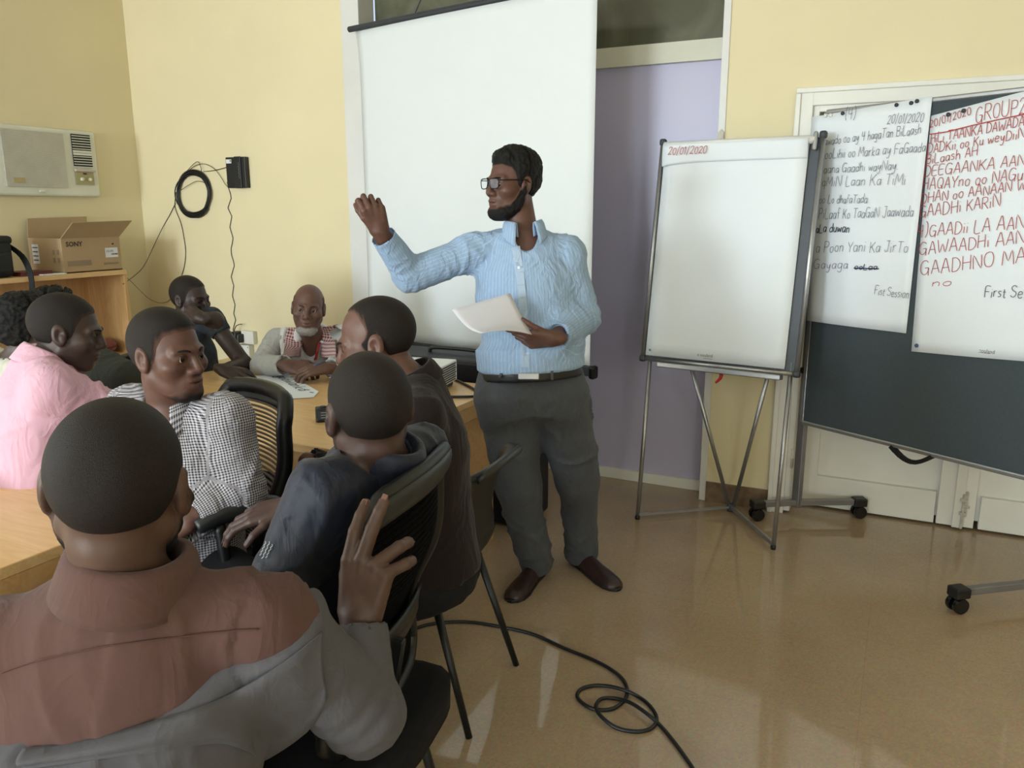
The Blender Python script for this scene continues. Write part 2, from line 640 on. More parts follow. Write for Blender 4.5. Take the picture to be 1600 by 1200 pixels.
def floor_mat():
    m = bpy.data.materials.new('polished_terrazzo')
    m.use_nodes = True
    g = NT(m)
    tc = g.n('ShaderNodeTexCoord')
    n1 = g.n('ShaderNodeTexNoise')
    n1.inputs['Scale'].default_value = 1.1
    n1.inputs['Detail'].default_value = 5
    n2 = g.n('ShaderNodeTexVoronoi')
    n2.inputs['Scale'].default_value = 160
    n3 = g.n('ShaderNodeTexNoise')
    n3.inputs['Scale'].default_value = 3.0
    n3.inputs['Detail'].default_value = 6
    for q in (n1, n2, n3):
        g.l(tc.outputs['Object'], q.inputs['Vector'])
    rp = g.n('ShaderNodeValToRGB')
    rp.color_ramp.elements[0].position, rp.color_ramp.elements[1].position = 0.35, 0.68
    rp.color_ramp.elements[0].color = lin((172, 148, 118)) + (1,)
    rp.color_ramp.elements[1].color = lin((190, 167, 138)) + (1,)
    g.l(n1.outputs['Fac'], rp.inputs['Fac'])
    mx = g.n('ShaderNodeMix', data_type='RGBA', blend_type='MULTIPLY')
    mx.inputs['Factor'].default_value = 0.22
    g.l(rp.outputs[0], mx.inputs['A'])
    g.l(n2.outputs['Color'], mx.inputs['B'])
    # very thin joints of the large slabs
    br = g.n('ShaderNodeTexBrick')
    br.offset = 0.0
    br.inputs['Scale'].default_value = 1.0
    br.inputs['Mortar Size'].default_value = 0.0014
    br.inputs['Brick Width'].default_value = 0.6
    br.inputs['Row Height'].default_value = 0.6
    br.inputs['Color1'].default_value = br.inputs['Color2'].default_value = (1, 1, 1, 1)
    br.inputs['Mortar'].default_value = (0.90, 0.89, 0.87, 1)
    g.l(tc.outputs['Object'], br.inputs['Vector'])
    m2 = g.n('ShaderNodeMix', data_type='RGBA', blend_type='MULTIPLY')
    m2.inputs['Factor'].default_value = 1.0
    g.l(mx.outputs['Result'], m2.inputs['A'])
    g.l(br.outputs['Color'], m2.inputs['B'])
    g.l(m2.outputs['Result'], g.b.inputs['Base Color'])
    rr = g.n('ShaderNodeMapRange')
    rr.inputs[3].default_value, rr.inputs[4].default_value = 0.025, 0.085
    g.l(n3.outputs['Fac'], rr.inputs[0])
    g.l(rr.outputs[0], g.b.inputs['Roughness'])
    g.b.inputs['Specular IOR Level'].default_value = 0.55
    return m


def struct(name, mb, m, parent=None, **kw):
    o = mb.build(name, m, parent, **kw)
    o['kind'] = 'structure'
    return o


def wall_with_holes(mb, axis, c0, c1, lo, hi, holes):
    """slab between c0..c1 on its thickness axis; lo/hi span; holes = (a0,a1,z0,z1)"""
    def bx(a0, a1, z0, z1):
        if a1 - a0 < 1e-4 or z1 - z0 < 1e-4:
            return
        if axis == 'y':
            mb.box(((a0 + a1) / 2, (c0 + c1) / 2, (z0 + z1) / 2), (a1 - a0, c1 - c0, z1 - z0))
        else:
            mb.box(((c0 + c1) / 2, (a0 + a1) / 2, (z0 + z1) / 2), (c1 - c0, a1 - a0, z1 - z0))
    x = lo
    for a0, a1, z0, z1 in sorted(holes):
        bx(x, a0, 0, ZC)
        bx(a0, a1, 0, z0)
        bx(a0, a1, z1, ZC)
        x = a1
    bx(x, hi, 0, ZC)


struct('floor', MB().box((-1.0, -1.55, -0.05), (8.6, 12.9, 0.1)), floor_mat())
struct('ceiling', MB().box((-1.0, -1.55, ZC + 0.05), (8.6, 12.9, 0.1)), M_ceil)
w = MB()
wall_with_holes(w, 'x', XL - 0.2, XL, YR - 0.2, 4.8, [(-1.5, 0.3, 1.0, 2.5)])
struct('wall_left', w, M_wall)
w = MB()
wall_with_holes(w, 'y', YB, YB + 0.25, XL, XR, [(-3.19, -0.868, 0, 3.0), (-0.54, 1.28, 0, 2.118)])
struct('wall_back', w, M_wall)
w = MB()
wall_with_holes(w, 'y', YR - 0.2, YR, XL, XR, [(-4.95, -3.05, 0.95, 2.65), (-2.25, -0.55, 0.95, 2.65)])
struct('wall_rear', w, M_wall)
w = MB()
wall_with_holes(w, 'x', XR, XR + 0.2, YR - 0.2, 4.8, [(-5.15, -3.25, 0.95, 2.55)])
struct('wall_right', w, M_wall)

# windows the daylight comes through
M_glass = bpy.data.materials.new('window_glass')
M_glass.use_nodes = True
_g = M_glass.node_tree.nodes['Principled BSDF']
_g.inputs['Transmission Weight'].default_value = 1.0
_g.inputs['Roughness'].default_value = 0.0
_g.inputs['IOR'].default_value = 1.05


def window(name, axis, c, a0, a1, z0, z1):
    f = MB()
    t = 0.06

    def bx(p0, p1, q0, q1, th=0.07):
        if axis == 'y':
            f.box(((p0 + p1) / 2, c, (q0 + q1) / 2), (p1 - p0, th, q1 - q0))
        else:
            f.box((c, (p0 + p1) / 2, (q0 + q1) / 2), (th, p1 - p0, q1 - q0))
    bx(a0, a1, z0, z0 + t)
    bx(a0, a1, z1 - t, z1)
    bx(a0, a0 + t, z0 + t, z1 - t)
    bx(a1 - t, a1, z0 + t, z1 - t)
    bx((a0 + a1) / 2 - t / 2, (a0 + a1) / 2 + t / 2, z0 + t, z1 - t)
    o = struct(name, f, M_white)
    return o


window('window_1', 'y', YR - 0.12, -4.95, -3.05, 0.95, 2.65)
window('window_2', 'y', YR - 0.12, -2.25, -0.55, 0.95, 2.65)
window('window_3', 'x', XL - 0.12, -1.5, 0.3, 1.0, 2.5)

window('added_window_5', 'x', XR + 0.14, -5.15, -3.25, 0.95, 2.55)  # made-up window frame around the added right-hand fill

# the wide doorway closed by a lavender partition, with a glazed transom
j = MB()
j.box((-3.125, YB + 0.07, 1.5), (0.13, 0.16, 3.0))
struct('trim_1', j, M_jamb, bevel=0.004)
j = MB()
j.box((-0.886, YB + 0.07, 1.5), (0.036, 0.155, 3.0))
struct('trim_2', j, M_jamb, bevel=0.003)
struct('trim_3', MB().box((-1.98, YP - 0.005, 2.352), (2.152, 0.06, 0.1)), mat('transom_rail_paint', (212, 210, 192), 0.45, var=0.03))
struct('wall_partition', MB().box((-1.98, YP + 0.03, 1.15), (2.152, 0.05, 2.31)), M_lav)
struct('baseboard_partition', MB().box((-1.98, YP - 0.006, 0.03), (2.152, 0.025, 0.06)), M_white, bevel=0.002)
struct('trim_4', MB().box((-1.98, YP, 2.97), (2.152, 0.07, 0.06)), M_jamb)


def mottled_glass():  # olive-grey blotches painted into the pane for the room's reflection
    m = bpy.data.materials.new('mottled_glass')
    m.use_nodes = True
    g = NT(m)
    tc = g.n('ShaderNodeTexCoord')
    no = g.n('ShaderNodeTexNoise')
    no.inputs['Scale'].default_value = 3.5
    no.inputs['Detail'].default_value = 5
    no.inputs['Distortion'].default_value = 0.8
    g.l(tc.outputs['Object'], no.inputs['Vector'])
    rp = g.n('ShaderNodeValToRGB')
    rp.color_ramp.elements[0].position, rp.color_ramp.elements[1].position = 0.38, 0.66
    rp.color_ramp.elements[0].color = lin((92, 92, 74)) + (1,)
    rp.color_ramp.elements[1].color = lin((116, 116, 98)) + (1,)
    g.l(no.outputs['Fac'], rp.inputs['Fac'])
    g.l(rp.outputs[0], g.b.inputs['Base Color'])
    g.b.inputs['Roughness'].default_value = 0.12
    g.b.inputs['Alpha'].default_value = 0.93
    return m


struct('window_4', MB().box((-1.98, YP + 0.01, 2.67), (2.15, 0.008, 0.54)), mottled_glass())
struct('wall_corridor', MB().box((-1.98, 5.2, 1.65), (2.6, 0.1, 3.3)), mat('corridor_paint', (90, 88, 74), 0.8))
# skirting
struct('baseboard_back', MB().box((-0.70, YB - 0.006, 0.055), (0.335, 0.014, 0.112)).box(((XL - 3.19) / 2, YB - 0.006, 0.055), (3.19 + XL if False else -3.19 - XL, 0.014, 0.112)), M_stone)
struct('baseboard_left', MB().box((XL + 0.006, -1.8, 0.055), (0.014, 12.0, 0.112)), M_stone)

# white double door at the right, moulded casing
fr = MB()
x0, x1, zt = -0.54, 1.28, 2.118
fr.box((x0 + 0.04, YB - 0.007, zt / 2 - .002), (0.08, 0.026, zt - .004)).box((x1 - 0.04, YB - 0.007, zt / 2 - .002), (0.08, 0.026, zt - .004))
fr.box(((x0 + x1) / 2, YB - 0.0065, zt - 0.042), (x1 - x0 - .004, 0.025, 0.08))
fr.box((x0 + 0.065, YB + 0.08, zt / 2), (0.09, 0.16, zt - 0.02)).box((x1 - 0.065, YB + 0.08, zt / 2), (0.09, 0.16, zt - 0.02))
fr.box(((x0 + x1) / 2, YB + 0.08, zt - 0.065), (x1 - x0 - 0.04, 0.159, 0.09))
fr.box((x0 + 0.012, YB - 0.016, zt / 2 - .0122), (0.024, 0.03, zt - .0244)).box(((x0 + x1) / 2, YB - 0.016, zt - 0.012), (x1 - x0, 0.03, 0.024))
struct('door_1', fr, M_white, bevel=0.004)
dleaf = bpy.data.objects['door_1']


def leaf(xa, xb, y, z0, z1, wl, wr):
    b = MB()
    b.box(((xa + xb) / 2, y + 0.02, (z0 + z1) / 2), (xb - xa - 0.06, 0.02, z1 - z0 - 0.06))
    b.box((xa + wl / 2, y, (z0 + z1) / 2), (wl, 0.045, z1 - z0)).box((xb - wr / 2, y, (z0 + z1) / 2), (wr, 0.045, z1 - z0))
    for za, zb in ((z0, z0 + 0.165), (z1 - 0.13, z1), (0.98, 1.12)):
        b.box(((xa + xb) / 2, y, (za + zb) / 2), (xb - xa - wl - wr, 0.043, zb - za))
    return b


leaf(-0.43, 0.345, YB + 0.17, 0.012, 2.0, 0.11, 0.09).build('door_leaf', M_white, dleaf, bevel=0.003)
leaf(0.35, 1.17, YB + 0.17, 0.012, 2.0, 0.07, 0.11).build('door_leaf', M_white, dleaf, bevel=0.003)
MB().box((0.347, YB + 0.14, 1.0), (0.045, 0.02, 1.98)).build('meeting_strip', M_white, dleaf, bevel=0.003)
for z in (0.30, 1.1, 1.85):
    MB().lathe([(0.009, -0.05), (0.009, -0.002), (0.011, 0), (0.009, 0.002), (0.009, 0.05)], (-0.435, YB + 0.0, z), n=10).build('hinge', M_white, dleaf, smooth=True)
bo = MB().box((0.365, YB + 0.135, 0.135), (0.035, 0.008, 0.13)).tube([(0.365, YB + 0.124, 0.19), (0.365, YB + 0.124, -0.0 + 0.012)], 0.007, 8)
bo.box((0.365, YB + 0.124, 0.16), (0.03, 0.014, 0.014)).box((0.365, YB + 0.124, 0.09), (0.03, 0.014, 0.014)).tube([(0.365, YB + 0.124, 0.13), (0.39, YB + 0.105, 0.13)], 0.005, 6)
bo.build('door_bolt', mat('old_white_enamel', (196, 192, 180), 0.45, var=0.2, scale=40), dleaf, bevel=0.001)
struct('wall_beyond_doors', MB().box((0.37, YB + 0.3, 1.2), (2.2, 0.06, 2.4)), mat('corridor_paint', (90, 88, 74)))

# ================================================================== AIR CONDITIONER
M_ac = mat('aged_ivory_plastic', (222, 222, 208), 0.45, var=0.04, scale=6)
M_acd = mat('ac_dark_slot', (30, 34, 42), 0.6)
ay0, ay1, az0, az1, axf = 3.02, 3.835, 1.645, 2.073, XL + 0.055
ac = empty('air_conditioner', (XL, (ay0 + ay1) / 2, az0), 'ivory window air conditioner with vent slots set high in the left wall', 'air conditioner')
MB().box(((XL + axf) / 2 - 0.02, (ay0 + ay1) / 2, (az0 + az1) / 2), (axf - XL + 0.03, ay1 - ay0, az1 - az0)).build('housing', M_ac, ac, bevel=0.014)
gy0, gy1, gz0, gz1 = 3.185, 3.595, 1.70, 2.045
g = MB().box((axf - 0.004, (gy0 + gy1) / 2, (gz0 + gz1) / 2), (0.014, gy1 - gy0, gz1 - gz0))
g.build('front_grille', mat('grille_shadow', (176, 174, 160), 0.6), ac)
g = MB()
for i in range(44):
    z = gz0 + 0.004 + i * (gz1 - gz0 - 0.008) / 43
    g.box((axf + 0.005, (gy0 + gy1) / 2, z), (0.008, gy1 - gy0, 0.0048))
g.build('grille_ribs', mat('grille_ribs', (214, 210, 196), 0.5), ac, kind='stuff')
MB().box((axf + 0.008, 3.265, 1.738), (0.008, 0.07, 0.03)).build('name_plate', mat('brass_badge', (176, 158, 118), 0.35, metal=0.4), ac, label='small brass coloured badge')
MB().box((axf + 0.004, 3.41, 1.674), (0.01, 0.04, 0.014)).build('latch', M_ac, ac, bevel=0.003)
vy0, vy1 = 3.655, 3.79
MB().box((axf - 0.002, (vy0 + vy1) / 2, 1.945), (0.01, vy1 - vy0, 0.205)).build('vent_recess', M_acd, ac)
lv = None
for i in range(13):
    z = 2.036 - i * 0.0165
    th = 0.0050 if i not in (6, 7) else 0.014
    MB().box((axf + 0.004, (vy0 + vy1) / 2, z), (0.006, vy1 - vy0, th)).build('louver', M_ac, ac)
MB().box((axf + 0.008, (vy0 + vy1) / 2 + 0.003, 1.815), (0.018, vy1 - vy0 + 0.012, 0.014)).build('ledge', mat('faded_pink_plastic', (204, 188, 176), 0.5), ac, bevel=0.002)
MB().box((axf + 0.001, (vy0 + vy1) / 2, 1.765), (0.008, vy1 - vy0 - 0.004, 0.082)).build('control_panel', mat('olive_gold_panel', (168, 160, 118), 0.4), ac)
for y in (3.695, 3.752):
    MB().lathe([(0.013, 0), (0.012, 0.014), (0.004, 0.016)], (axf + 0.005, y, 1.758), (1, 0, 0), 14).build('knob', mat('cream_knob', (224, 220, 190), 0.4), ac, smooth=True)
MB().box((axf + 0.006, 3.722, 1.795), (0.004, 0.024, 0.008)).build('display', M_blackg, ac)

# ================================================================== WALL BOX, CABLE COIL, SOCKETS
yw = YB
rt = empty('network_box', (-4.09, yw, 1.80), 'black wall mounted router box with white sticker high on the cream wall', 'router')
MB().box((-4.085, yw - 0.02, 1.803), (0.17, 0.04, 0.2)).build('casing', M_black, rt, bevel=0.004)
MB().box((-4.06, yw - 0.043, 1.803), (0.055, 0.01, 0.206)).build('raised_band', M_black, rt, bevel=0.003)
MB().box((-4.141, yw - 0.0405, 1.876), (0.046, 0.002, 0.026)).build('sticker', mat('white_sticker', (225, 226, 232), 0.5), rt)
MB().box((-4.126, yw - 0.042, 1.879), (0.006, 0.001, 0.012)).build('sticker_mark', M_black, rt)
for i in range(10):
    MB().box((-4.05 + 0.004 * (i % 2), yw - 0.0485, 1.862 - i * 0.0105), (0.005, 0.002, 0.003)).build('indicator', mat('indicator_mark', (170, 176, 170), 0.4), rt)

rng = random.Random(4)
co = empty('cable_coil', (-4.435, yw, 1.66), 'coil of thin black cable hung on the cream wall beside the black router box', 'cable')
b = MB()
cx, cz, rx, rz = -4.515, 1.668, 0.160, 0.152
for k in range(16):
    ph, sx, sz = rng.uniform(0, 6.28), rng.uniform(-.02, .008), rng.uniform(-.02, .01)
    pts = []
    for i in range(40):
        a = i / 40 * 2 * math.pi
        e = 0.006 * math.sin(2 * a + ph)
        pts.append((cx + (rx + sx + e) * math.cos(a) + 0.012 * math.sin(a), yw - 0.009 - 0.0012 * k, cz + (rz + sz + e) * math.sin(a)))
    b.tube(pts, 0.0042, 6, closed=True)
b.build('coiled_strands', M_black, co, smooth=True)


def wallpts(px, off=0.006):
    return [wy(x, y, yw - off) for x, y in px]


def loose(name, px, r, par, off=0.006, label=None, m=None):
    return MB().tube(spline(wallpts(px, off), 5), r, 6).build(name, m or M_black, par, smooth=True, label=label)


loose('loose_strand', [(279, 288), (290, 270), (303, 256), (310, 253), (314, 262), (315, 270)], 0.0022, co, 0.02)
loose('loose_strand', [(282, 280), (300, 262), (318, 256), (335, 264), (346, 278), (352, 288), (356, 292)], 0.002, co, 0.012)
loose('loose_strand', [(283, 297), (295, 289), (308, 283), (320, 286), (324, 290)], 0.002, co, 0.022)
loose('loose_strand', [(281, 322), (287, 332), (300, 339), (312, 340), (322, 334), (327, 326)], 0.002, co, 0.008)
loose('feed_cable', [(318, 268), (330, 267), (345, 264), (358, 260)], 0.0024, co, 0.012)
loose('hanging_cable', [(275, 300), (273, 320), (276, 332), (283, 350), (288, 376), (290, 395), (288, 415), (284, 430)], 0.0024, co)
w1 = wallpts([(274, 318), (265, 336), (256, 352)]) + [wy(248, 368, yw - .04), wx(239, 387, -4.97), wx(229, 408, -4.90), wx(220, 422, -4.83), wx(206, 434, -4.74), wx(192, 444, -4.655)]
MB().tube(spline(w1, 6), 0.0024, 6).build('hanging_cable', M_black, co, smooth=True)
t = MB().tube(spline([wx(193, 430, -4.66), wx(205, 440, -4.78), wx(217, 452, -4.90), wx(232, 466, -5.02), wy(248, 473, yw - .02), wy(262, 471, yw - .006), wy(272, 460, yw - .006)], 6), .002, 6).build('loop_cable', mat('grey_wire', (120, 110, 84), 0.5), None, True)
tag(t, 'thin grey wire sagging along the wall from the bookcase', 'wire')
pw = empty('power_cable', tuple(wy(362, 400, yw)), 'kinked thin black power lead running down the wall below the router box', 'cable')
zz = [(358, 281), (355, 285), (358, 297), (361, 310), (356, 325), (362, 338), (359, 355), (364, 372), (361, 388), (362, 400), (366, 415), (361, 432), (365, 446), (363, 462), (367, 476), (365, 490), (368, 500), (364, 515), (368, 522)]
MB().tube(spline(wallpts(zz, 0.005), 2), 0.0024, 6).build('lead', M_black, pw, smooth=True)
a0 = wy(378, 525, yw)
ad = empty('power_adapter', tuple(a0), 'black plug-in power adapter in the white wall socket', 'adapter')
MB().box(a0 + np.array((0.0, -0.055, 0.0)), (0.058, 0.075, 0.08)).build('adapter_body', M_black, ad, bevel=0.006)
MB().box(a0 + np.array((0.045, -0.065, -0.005)), (0.026, 0.06, 0.06)).build('plug', M_black, ad, bevel=0.008)
MB().tube(spline([a0 + np.array(q) for q in ((-.02, -.05, .04), (0.0, -.05, .075), (0.03, -.045, .09), (0.05, -.04, .092))], 5), 0.003, 6).build('cord', M_black, ad, smooth=True)
MB().tube(spline([a0 + np.array(q) for q in ((-.03, -.04, .0), (-0.05, -.02, .002), (-.06, -.006, 0.02))], 4), 0.0025, 6).build('cord', M_black, ad, smooth=True)
M_sock = mat('white_socket_plastic', (228, 226, 216), 0.4, var=0.02)
s1 = wy(391, 526, yw)
sk = empty('wall_socket', tuple(s1), 'white wall socket box above the cable trunking', 'socket')
MB().box(s1 + np.array((0.01, -0.02, 0)), (0.11, 0.04, 0.088)).build('socket_plate', M_sock, sk, bevel=0.004)
s2 = wy(389, 548, yw)
sk2 = empty('junction_box', tuple(s2), 'white screwed junction box under the wall socket', 'socket')
MB().box(s2 + np.array((0.0, -0.025, -0.005)), (0.1, 0.05, 0.105)).build('cover', M_sock, sk2, bevel=0.004)
for dx, dz in ((-.04, .035), (.04, .035), (-.04, -.045), (.04, -.045)):
    MB().lathe([(0.004, 0), (0.003, 0.002)], s2 + np.array((dx, -0.05, dz)), (0, -1, 0), 8).build('screw', M_dgrey, sk2)
tr = MB().box((s2[0] + 0.005, yw - 0.018, (s2[2] - 0.06) / 2), (0.06, 0.036, s2[2] - 0.06)).build('cable_trunking', M_sock, bevel=0.003)
tag(tr, 'white vertical cable trunking running from the junction box to the floor', 'trunking')

# ================================================================== BOOKCASE AND THE THINGS ON IT
M_wood = wood('honey_birch', (214, 176, 124), (228, 194, 146), 0.4, axis=1)
M_woodx = wood('honey_birch_vertical', (200, 158, 106), (216, 176, 126), 0.42, axis=2)
sx0, sx1, sy0, sy1 = XL + 0.01, -4.66, 2.25, 3.70
bc = empty('bookcase', ((sx0 + sx1) / 2, (sy0 + sy1) / 2, 0), 'low honey coloured wooden bookcase along the left wall', 'bookcase')
MB().box(((sx0 + sx1) / 2, (sy0 + sy1) / 2, 1.155), (sx1 - sx0, sy1 - sy0, 0.03)).build('top_board', M_wood, bc, bevel=0.002)
for y in (sy0 + 0.0125, sy1 - 0.0125):
    MB().box(((sx0 + sx1) / 2, y, 0.57), (sx1 - sx0 - 0.004, 0.025, 1.139)).build('side_panel', M_woodx, bc, bevel=0.002)
MB().box((sx0 + 0.008, (sy0 + sy1) / 2, 0.57), (0.014, sy1 - sy0 - 0.05, 1.138)).build('back_panel', M_woodx, bc)
for z in (0.60, 0.08):
    MB().box(((sx0 + sx1) / 2 + 0.012, (sy0 + sy1) / 2 + 0.012, z), (sx1 - sx0 - 0.01, sy1 - sy0 - 0.052 + 0.04 * (z > .5), 0.025)).build('shelf', M_wood, bc, bevel=0.002)
ZT = 1.1705
M_card = mat('brown_cardboard', (176, 150, 116), 0.8, var=0.04, scale=8)
M_ink = mat('dark_print', (60, 50, 42), 0.7)
bx = empty('carton', (-4.85, 3.49, ZT), 'open brown cardboard carton with printed maker name and white sticker on the bookcase', 'box')
cx0, cx1, cy0, cy1, cz0, cz1 = -5.02, -4.70, 3.285, 3.70, ZT, 1.385
for c, s in ((((cx0 + cx1) / 2, (cy0 + cy1) / 2, cz0 + .003), (cx1 - cx0, cy1 - cy0, .006)),):
    MB().box(c, s).build('bottom', M_card, bx)
hz = (cz0 + cz1) / 2
for nm, c, s in (('front_wall', (cx1 - .003, (cy0 + cy1) / 2, hz), (.006, cy1 - cy0, cz1 - cz0)), ('rear_wall', (cx0 + .003, (cy0 + cy1) / 2, hz), (.006, cy1 - cy0, cz1 - cz0)),
                 ('end_wall', ((cx0 + cx1) / 2, cy0 + .003, hz), (cx1 - cx0 - .012, .006, cz1 - cz0)), ('end_wall', ((cx0 + cx1) / 2, cy1 - .003, hz), (cx1 - cx0 - .012, .006, cz1 - cz0))):
    MB().box(c, s).build(nm, M_card, bx)
fd = np.array((0.10, 0.0, 0.105))
f = MB().add([(cx1 - .002, cy0, cz1), (cx1 - .002, cy1, cz1), (cx1 - .002 + fd[0], cy1 + .03, cz1 + fd[2]), (cx1 - .002 + fd[0], cy0 + 0.02, cz1 + fd[2] - .008)], [(0, 1, 2, 3)])
f.build('flap', M_card, bx, solid=0.004)
f = MB().add([(cx0 + .002, cy0, cz1), (cx0 + .002, cy1, cz1), (cx0 - .008, cy1 + .02, cz1 + .13), (cx0 - .008, cy0 + .02, cz1 + .12)], [(0, 1, 2, 3)])
f.build('flap', M_card, bx, solid=0.004)
ex, ey, en = np.array((0, 1.0, 0)), np.array((0, 0, 1.0)), np.array((1.0, 0, 0))
print_text('printed_name', 'SONY', (cx1 + .001, cy0 + .028, cz1 - .05), ex, ey, en, 0.04, M_ink, bx, bold=0.0012, wdt=0.115)
MB().box((cx1 + .001, cy0 + .11, cz0 + .058), (.001, .165, .034)).build('printed_band', mat('grey_print', (142, 124, 102), 0.7), bx)
MB().box((cx1 + .0015, cy0 + .345, cz0 + .115), (.002, .092, .062)).build('sticker', mat('white_sticker', (225, 226, 232), 0.5), bx)
print_text('sticker_text', 'UX-500', (cx1 + .003, cy0 + .305, cz0 + .118), ex, ey, en, 0.02, M_ink, bx, wdt=0.05)
print_text('sticker_text', 'HDMI', (cx1 + .003, cy0 + .34, cz0 + .1), ex, ey, en, 0.013, M_ink, bx, bold=0.0006, wdt=0.046)
MB().box((cx1 + .001, cy0 + .36, cz0 + .17), (.001, .014, .01)).build('printed_mark', M_ink, bx)
MB().box((cx1 + .001, cy0 + .335, cz0 + .045), (.001, .11, .012)).build('printed_band', mat('grey_print', (142, 124, 102), 0.7), bx)
MB().box((-4.955, cy0 - .001, 1.285), (.06, .002, .12)).build('sticker', mat('white_sticker', (225, 226, 232), 0.5), bx)
for i in range(4):
    MB().box((-4.955, cy0 - .0025, 1.325 - i * .026), (.05, .001, .006)).build('printed_mark', M_ink, bx)
for i in range(2):
    for k in range(2):
        MB().box((-4.78 + .04 * k, cy0 - .001, 1.30 - i * .05), (.02, .002, .03)).build('printed_mark', mat('grey_print', (142, 124, 102), 0.7), bx)

bag = empty('camera_bag', (-4.82, 2.93, ZT), 'black shoulder bag standing on the bookcase with its strap hanging down', 'bag')
M_bag = mat('black_nylon', (20, 22, 24), 0.7, var=0.15, scale=40, bump=0.2, bscale=200)
MB().box((-4.83, 2.86, ZT + .115), (.24, .26, .23)).build('bag_body', M_bag, bag, bevel=0.03)
MB().box((-4.70, 2.86, ZT + .085), (.05, .2, .13)).build('front_pocket', M_bag, bag, bevel=0.02)
MB().box((-4.83, 2.86, ZT + .215), (.25, .265, .05)).build('flap', M_bag, bag, bevel=0.02)
sp = spline([(-4.80, 2.99, ZT + .20), (-4.72, 3.04, ZT + .12), (-4.645, 3.03, ZT + .01), (-4.64, 3.02, ZT - .1), (-4.64, 2.99, ZT - .18), (-4.64, 2.955, ZT - .26)], 5)
st = MB()
for i in range(len(sp) - 1):
    st.bar(sp[i], sp[i + 1] + (sp[i + 1] - sp[i]) * .1, .006, .036 if i < 24 else .03, up=(1, .2, 0))
st.build('strap', M_bag, bag)
MB().box((-4.64, 2.992, ZT - .17), (.02, .045, .04)).build('buckle', M_black, bag, bevel=0.004)
nb = MB().box((-4.79, 3.115, ZT + .012), (.16, .2, .024)).build('book', mat('dark_red_cover', (96, 30, 30), 0.5), bevel=0.002)
tag(nb, 'dark red and black book lying on the bookcase beside the bag', 'book')
pp = MB().box((-4.70, 3.2, ZT + .003), (.07, .15, .005)).build('papers', M_paper)
tag(pp, 'white papers lying on the bookcase edge before the carton', 'papers')
# red rounded thing on the shelf inside
rb = empty('red_cushion', (-4.78, 3.5, 0.613), 'dark red rounded cushion on the inner shelf of the bookcase', 'cushion')
c = MB()
c.grid(lambda u, v: (-4.82 + 0.14 * math.cos(2 * math.pi * u) * math.sin(math.pi * v) ** 0.6, 3.49 + 0.17 * math.sin(2 * math.pi * u) * math.sin(math.pi * v) ** 0.6, 0.613 + 0.052 - 0.052 * math.cos(math.pi * v)), 28, 12)
c.build('cushion_body', mat('dark_red_fabric', (120, 30, 30), 0.7, sheen=0.2), rb, smooth=True)
c = MB().tube([(-4.82 + 0.142 * math.cos(a), 3.49 + 0.172 * math.sin(a), 0.667) for a in np.linspace(0, 2 * math.pi, 28)[:-1]], 0.004, 6, closed=True)
c.build('piping', mat('black_plastic', (22, 22, 24)), rb, smooth=True)

# ================================================================== TABLES
M_top = wood('maple_table_top', (222, 180, 122), (236, 200, 146), 0.33, axis=0)
M_topy = wood('maple_table_edge', (200, 156, 102), (214, 172, 118), 0.4, axis=0)


def table(name, x0, x1, y0, y1, label, legs):
    t = empty(name, ((x0 + x1) / 2, (y0 + y1) / 2, 0), label, 'table')
    MB().box(((x0 + x1) / 2, (y0 + y1) / 2, 0.735), (x1 - x0, y1 - y0, 0.03)).build('table_top', M_top, t, bevel=0.003)
    for ya in (y0 + 0.02, y1 - 0.02):
        MB().box(((x0 + x1) / 2, ya, 0.672), (x1 - x0 - 0.03, 0.022, 0.095)).build('apron', M_topy, t)
    MB().box((x1 - 0.012, (y0 + y1) / 2, 0.69), (0.02, y1 - y0 - 0.004, 0.06)).build('end_apron', M_topy, t, bevel=0.002)
    for (a, b, sx, sy) in legs:
        MB().box((a, b, 0.33), (sx, sy, 0.66)).build('leg_panel', M_topy, t, bevel=0.002)
    return t


table('meeting_table', -3.35, -1.635, 2.10, 3.27, 'long maple meeting table in front of the projection screen', [(-1.70, 3.08, .05, .30), (-3.2, 2.3, .05, .30), (-3.2, 3.08, .05, .30)])
table('side_table', -3.3, -1.80, 0.45, 1.415, 'maple table at the lower left corner beside the man in brown', [(-1.88, 0.65, .05, .3), (-3.1, 0.65, .05, .3), (-3.1, 1.2, .05, .3)])

# things under the meeting table
u = empty('storage_carton', (-2.02, 2.42, 0), 'grey white cardboard box on the floor under the meeting table', 'box')
MB().box((-2.02, 2.42, 0.15), (.34, .3, .30)).build('carton_body', mat('grey_card', (150, 148, 146), 0.8), u, bevel=0.004)
MB().box((-2.02, 2.42, 0.315), (.352, .312, .03)).build('lid', mat('pale_card', (186, 186, 188), 0.8), u, bevel=0.004)
for i, c in enumerate(((92, 34, 40), (170, 160, 156), (80, 30, 38))):
    q = MB().box((-2.12 + .1 * i, 2.42, 0.331 + .1), (.06, .2, .2)).build('folder', mat('folder_%s' % 'abc'[i], c, 0.6), bevel=0.003)
    tag(q, ('dark red folder at the left end of the carton lid under the table', 'pale grey folder between two red ones under the table', 'dark red folder at the right end of the carton lid under the table')[i], 'folder', 'folders under the table')

